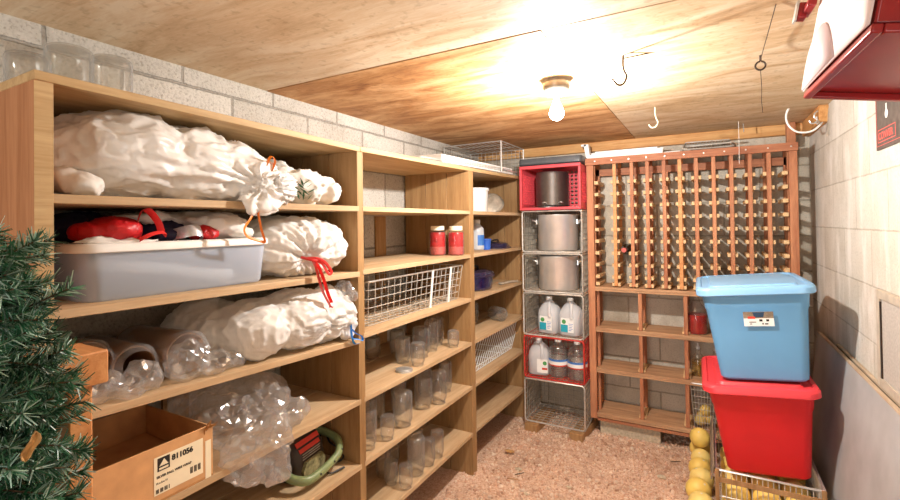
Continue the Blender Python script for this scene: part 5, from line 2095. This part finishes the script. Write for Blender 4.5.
def wrapped_vases():
    for i, (y, z, lb) in enumerate(((.545, 1.105, 'brownish glass cylinder vase in plastic, nearest of the three lying on the shelf'), (.655, 1.100, 'brownish glass cylinder vase in plastic, middle of the three lying on the shelf'), (.765, 1.098, 'brownish glass cylinder vase in plastic, farthest of the three lying on the shelf'))):
        r = .058 if i != 1 else .050
        zz = 1.0305 - .046 * (y - .44) / .96 + r + .003 + (.012 if i == 0 else .004)
        t = thing('glass_vase', lb, 'vase', (-1.44 + .025 * i, y, zz), (0, R(90), R((4, -3, 3)[i])), 'wrapped glass vases')
        L = .235
        b = MB()
        b.lathe([(0, -L / 2 - .02), (r * .9, -L / 2 - .02), (r, -L / 2 - .01), (r, L / 2), (r - .004, L / 2), (r - .004, -L / 2), (0, -L / 2)], 30)
        b.build('glass_body', 'amber', t)
        b = MB().lathe([(r + .003, -L / 2), (r + .0045, -L / 4), (r + .003, 0), (r + .005, L / 4), (r + .004, L / 2 + .012), (r * .8, L / 2 + .03)], 24)
        for v in b.v:
            v *= 1
            v += Vector((fbm(v, 30, 3), fbm(v, 30, 5), 0)) * .005
        b.build('wrapping', 'clearfilm', t)
    for lb, lumps, sd in (('crumpled clear plastic wrap spilling from the nearest glass vase', [((-1.24, .54, 1.055), (.035, .05, .034)), ((-1.22, .60, 1.043), (.03, .05, .022)), ((-1.25, .65, 1.055), (.035, .04, .034))], 1.5),
                          ('crumpled clear plastic wrap spilling from the farthest glass vase', [((-1.25, .76, 1.060), (.04, .05, .042)), ((-1.24, .83, 1.042), (.035, .05, .026)), ((-1.26, .89, 1.034), (.03, .05, .016)), ((-1.27, .79, 1.085), (.03, .04, .03))], 2.5)):
        o = blob('plastic_wrap', lumps, 'clearfilm', None, .006, 1, ((26, .026), (52, .014)), ((12, .010),), sd, dec=.30)
        for v in o.data.vertices:
            zf = 1.032 - .046 * (v.co.y - .44) / .96
            if v.co.z < zf:
                v.co.z = zf + (v.co.z - zf) * .03
        tag(o, lb, 'plastic wrap', 'plastic wrap around the vases')
    o = blob('plastic_sheet', [((-1.38, .98, .855), (.18, .17, .09)), ((-1.30, .90, .85), (.12, .10, .075)), ((-1.24, .98, .80), (.07, .10, .06)), ((-1.195, .945, .765), (.028, .12, .095)), ((-1.185, 1.0, .70), (.018, .055, .055)), ((-1.27, 1.11, .785), (.05, .08, .035))],
             'clearfilm', None, .0065, 1, ((20, .034), (44, .018)), ((7, .012),), 7.5, dec=.28, fn=lambda p, q, n: Vector((q.x, q.y, max(q.z, .757))) if p.x < -1.205 else q)
    tag(o, 'big crumpled clear plastic sheet hanging over the shelf beside the cardboard box', 'plastic sheet')


wrapped_vases()


def cardboard_box():
    T = Vector((-1.35, .62, .756))
    t = thing('cardboard_box', 'open cardboard box printed with label 811056 on the lower near shelf', 'box', T)
    y0, y1, x0, x1, h, th = -.175, .172, -.165, .160, .138, .005
    b = MB().box((x0, y0, 0), (x1, y1, th))
    b.build('bottom', 'card_in', t)
    for nm, lo, hi in (('side_wall', (x1 - th, y0, th), (x1, y1, h)), ('side_wall', (x0, y0, th), (x0 + th, y1, h)), ('end_wall', (x0 + th, y1 - th, th), (x1 - th, y1, h - .004)), ('end_wall', (x0 + th, y0, th), (x1 - th, y0 + th, h))):
        b = MB().box(lo, hi)
        b.build(nm, 'card', t, bevel=.001)
    # frayed far corner
    b = MB()
    rnd = random.Random(2)
    for i in range(14):
        c = Vector((x1 - .002, y1 - .004 - rnd.uniform(0, .02), h - .006))
        d = Vector((rnd.uniform(.1, .9), rnd.uniform(-.6, 1), rnd.uniform(-.4, 1))).normalized() * rnd.uniform(.01, .025)
        s = d.orthogonal().normalized() * .003
        b.add([c - s, c + s, c + d + s * .4, c + d - s * .4], [(0, 1, 2, 3)])
    b.build('torn_corner', 'card_in', t, flatshade=True)
    # creased cardboard sheet inside
    b = MB().hexa([(x0 + .01, y0 + .01, .03), (x1 - .01, y0 + .01, .028), (x1 - .01, y1 - .01, .040), (x0 + .01, y1 - .01, .05), (x0 + .01, y0 + .01, .034), (x1 - .01, y0 + .01, .032), (x1 - .01, y1 - .01, .044), (x0 + .01, y1 - .01, .054)])
    b.build('inner_flap', 'card', t)
    # printed label
    yl, zl, lw, lh = .018, .020, .125, .092
    b = MB().box((x1 + .0002, yl, zl), (x1 + .0010, yl + lw, zl + lh))
    lab = b.build('shipping_label', 'label', t)
    base = Matrix(((0, 0, 1, x1 + .0012), (1, 0, 0, 0), (0, 1, 0, 0), (0, 0, 0, 1)))

    def tx(s, y, z, size, bold=.0):
        m = base.copy()
        m[1][3], m[2][3] = y, z
        return text_mesh('label_print', s, size, 'ink', lab, m, bold, .0003)
    tx('811056', yl + .043, zl + lh - .022, .0182, .0009)
    tx('SILVER BALL WIRE WRAP', yl + .006, zl + .040, .0078, .0003)
    tx('15 x 2 x 11', yl + .004, zl + .026, .0062, .0002)
    b = MB()
    xa, xb = x1 + .0010, x1 + .0014
    b.box((xa, yl + .008, zl + lh - .036), (xb, yl + .038, zl + lh - .004))
    b.build('logo', 'ink', lab)
    b = MB()
    b.add([(xb + .0003, yl + .012, zl + lh - .024), (xb + .0003, yl + .034, zl + lh - .024), (xb + .0003, yl + .024, zl + lh - .008), (xb + .0001, yl + .012, zl + lh - .024), (xb + .0001, yl + .034, zl + lh - .024), (xb + .0001, yl + .024, zl + lh - .008)], [(0, 1, 2), (3, 5, 4), (0, 3, 4, 1), (1, 4, 5, 2), (2, 5, 3, 0)])
    b.box((xb, yl + .012, zl + lh - .033), (xb + .0003, yl + .034, zl + lh - .028))
    b.build('logo_peak', 'label', lab)
    b = MB()
    for ys, zs, n, hh in ((yl + .090, zl + .014, 11, .016), (yl + .004, zl + .004, 13, .010)):
        for i in range(n):
            if i % 4 != 3:
                b.box((xa, ys + i * .0026, zs), (xb, ys + i * .0026 + .0017, zs + hh))
    b.build('bar_marks', 'ink', lab)
    # tape strip down the near end
    b = MB().box((x1 + .0002, y1 - .022, .0), (x1 + .0007, y1 - .006, .10))
    b.build('tape', 'label', t)


cardboard_box()


def machine():
    # old machine with a carrying handle, tilted toward the viewer
    t = thing('power_tool', 'old dark machine with olive green carrying handle and red label on the lowest shelf', 'tool', (-1.375, 1.245, .507), (0, 0, R(8)))
    b = MB()
    b.loft([rrect(.15, .155, .02, 0), rrect(.165, .17, .025, .02), rrect(.15, .165, .025, .10), rrect(.11, .14, .025, .150, cx=-.012), rrect(.08, .12, .02, .160, cx=-.018)])
    b.build('casing', 'darkbrown', t, angle=40)
    # slanted face parts: face runs from (.0825, z .02) to (.043, z .15)
    sl = Matrix.Translation((.076, 0, .095)) @ Matrix.Rotation(R(-28), 4, 'Y')
    up = Matrix.Translation((.0762, 0, .102)) @ Matrix.Rotation(R(-33), 4, 'Y')
    b = MB().box((0, -.066, .024), (.003, .058, .042), up)
    b.build('red_label', 'redink', t)
    b = MB().box((0, -.062, .002), (.003, .050, .017), up)
    b.build('red_label', 'redink', t)
    for k in range(3):
        b = MB().box((.0752, -.05, .076 + k * .009), (.0775, .05, .0795 + k * .009))
        b.build('pale_stripe', 'oldwire', t)
    b = MB()
    b.loft([[Vector((.080 + dx, y, z)) for y, z in ((-.06, .012), (.055, .012), (.062, .045), (.045, .070), (-.045, .070), (-.062, .045))] for dx in (0, .012)])
    b.build('lens', 'lens', t)
    b = MB()
    path = spline([(.03, -.10, .060), (.075, -.12, .050), (.125, -.105, .040), (.140, -.06, .038), (.142, .03, .045), (.138, .085, .060), (.10, .125, .085), (.03, .125, .105), (-.01, .10, .115)], 6)
    b.tube(path, .0165, 12, flat=.85)
    hd = b.build('handle', 'olive', t, angle=80)
    b = MB()
    for q in ((.156, -.05, .043), (.157, .03, .050), (.150, .088, .068)):
        b.ball(q, .004, 8, 5)
    b.build('screw', 'black', hd)
    b = MB().lathe([(.016, 0), (.018, .02), (.012, .028), (0, .03)], 16, (-.03, .07, .160))
    b.build('knob', 'black', t)
    b = MB().tube(spline([(-.04, .09, .10), (-.02, .13, .115), (.02, .15, .10), (.06, .135, .06), (.10, .15, .03), (.125, .125, .008), (.10, .06, .007), (.14, .02, .007), (.165, .08, .006)], 7), .0035, 7)
    b.build('power_cord', 'black', t)
    b = MB().tube(spline([(-.03, .105, .085), (.0, .125, .09), (.015, .14, .085)], 5), .012, 10)
    b.build('cord_grip', 'black', t)


machine()


# ------------------------------------------------------------------ wooden stand and artificial tree by the near end
def stand():
    t = thing('wooden_stand', 'orange wooden stand with a thick top board behind the artificial pine', 'stand', (-1.06, .39, 0))
    b = MB().box((-.06, -.19, 1.138), (.055, .068, 1.200))
    b.build('top_board', 'cedar', t, bevel=.003)
    b = MB().box((-.045, .010, 0.0), (.040, .048, 1.1375))
    o = b.build('leg', 'cedar', t, bevel=.003)
    b = MB().box((-.045, -.185, 0.0), (.040, -.148, 1.1375))
    b.build('leg', 'cedar', t, bevel=.003)
    b = MB().box((-.012, -.1475, .25), (.010, .0095, .31))
    b.build('stretcher', 'cedar', t, bevel=.002)
    b = MB()
    b.ball((.0402, .03, 1.095), .008, 12, 6, .15, 1.0, .7)
    b.build('knot', 'twig', t)


stand()


def pine():
    c = Vector((-.965, .220, 0))
    t = thing('artificial_tree', 'bushy green artificial pine standing at the near end of the shelving', 'artificial tree', c)
    rnd = random.Random(11)
    b = MB().tube([(0, 0, .02), (0, 0, 1.34)], .010, 8)
    b.build('pole', 'twig', t)
    b = MB()
    for a in (20, 140, 260):
        b.tube([(0, 0, .09), (.20 * math.cos(R(a)), .20 * math.sin(R(a)), .012)], .008, 7)
    b.build('stand', 'darksteel', t)
    A, B, S = MB(), MB(), MB()
    for k in range(760):
        z0 = rnd.uniform(.55, 1.38)
        a = rnd.uniform(0, 2 * PI)
        L = rnd.uniform(.09, .165) * (1.0 if z0 < 1.25 else 1.0 - (z0 - 1.25) * 2.2)
        out = Vector((math.cos(a), math.sin(a), rnd.uniform(-.25, .75))).normalized()
        p0 = Vector((0, 0, z0)) + out * rnd.uniform(.0, .03)
        bend = Vector((rnd.uniform(-.4, .4), rnd.uniform(-.4, .4), rnd.uniform(-.4, .2)))
        tip = p0 + (out + bend * .4).normalized() * L
        pts = [p0, (p0 + tip) / 2 + Vector((0, 0, .008)), tip]
        S.tube(pts, .0014, 4)
        n = int(170 * L / .14)
        M_ = A if rnd.random() < .62 else B
        ax = (tip - p0).normalized()
        u = ax.orthogonal().normalized()
        w = ax.cross(u)
        for i in range(n):
            f = .25 + .78 * rnd.random()
            q = p0.lerp(tip, min(1, f))
            th = rnd.uniform(0, 2 * PI)
            d = ((u * math.cos(th) + w * math.sin(th)) + ax * rnd.uniform(.3, 1.2)).normalized()
            ln = rnd.uniform(.016, .030)
            s = d.cross(Vector((rnd.random() - .5, rnd.random() - .5, rnd.random() - .5))).normalized() * .0012
            (A if rnd.random() < .7 else B).add([q - s, q + s, q + d * ln + s * .5, q + d * ln - s * .5], [(0, 1, 2, 3)])
    A.build('dark_foliage', 'pine', t, flatshade=True)
    B.build('light_foliage', 'pine_b', t, flatshade=True)
    S.build('stems', 'twig', t, flatshade=True)
    g = at(29, 446, 'x', -.815) - c
    b = MB()
    vs, fs = [], []
    for i in range(9):
        for j in range(4):
            u, v = i / 8 * 2 - 1, j / 3 * 2 - 1
            wd = .008 * math.sqrt(max(0, 1 - u * u))
            vs.append(g + Vector((.006 * v * v + .004 * math.sin(4 * u), v * wd + .007 * u, u * .018)))
    for i in range(8):
        for j in range(3):
            a = i * 4 + j
            fs.append((a, a + 1, a + 5, a + 4))
    b.add(vs, fs)
    o = b.build('dry_leaf', 'leaf', t)
    md = o.modifiers.new('t', 'SOLIDIFY')
    md.thickness = .0008


pine()

SC.view_settings.view_transform = 'Standard'
SC.view_settings.look = 'None'
SC.view_settings.gamma = 1
SC.view_settings.use_curve_mapping = False
SC.view_settings.exposure = EXPO
SC.cycles.transparent_max_bounces = 40
SC.cycles.max_bounces = 10
SC.cycles.use_denoising = True
SC.cycles.sample_clamp_indirect = 6
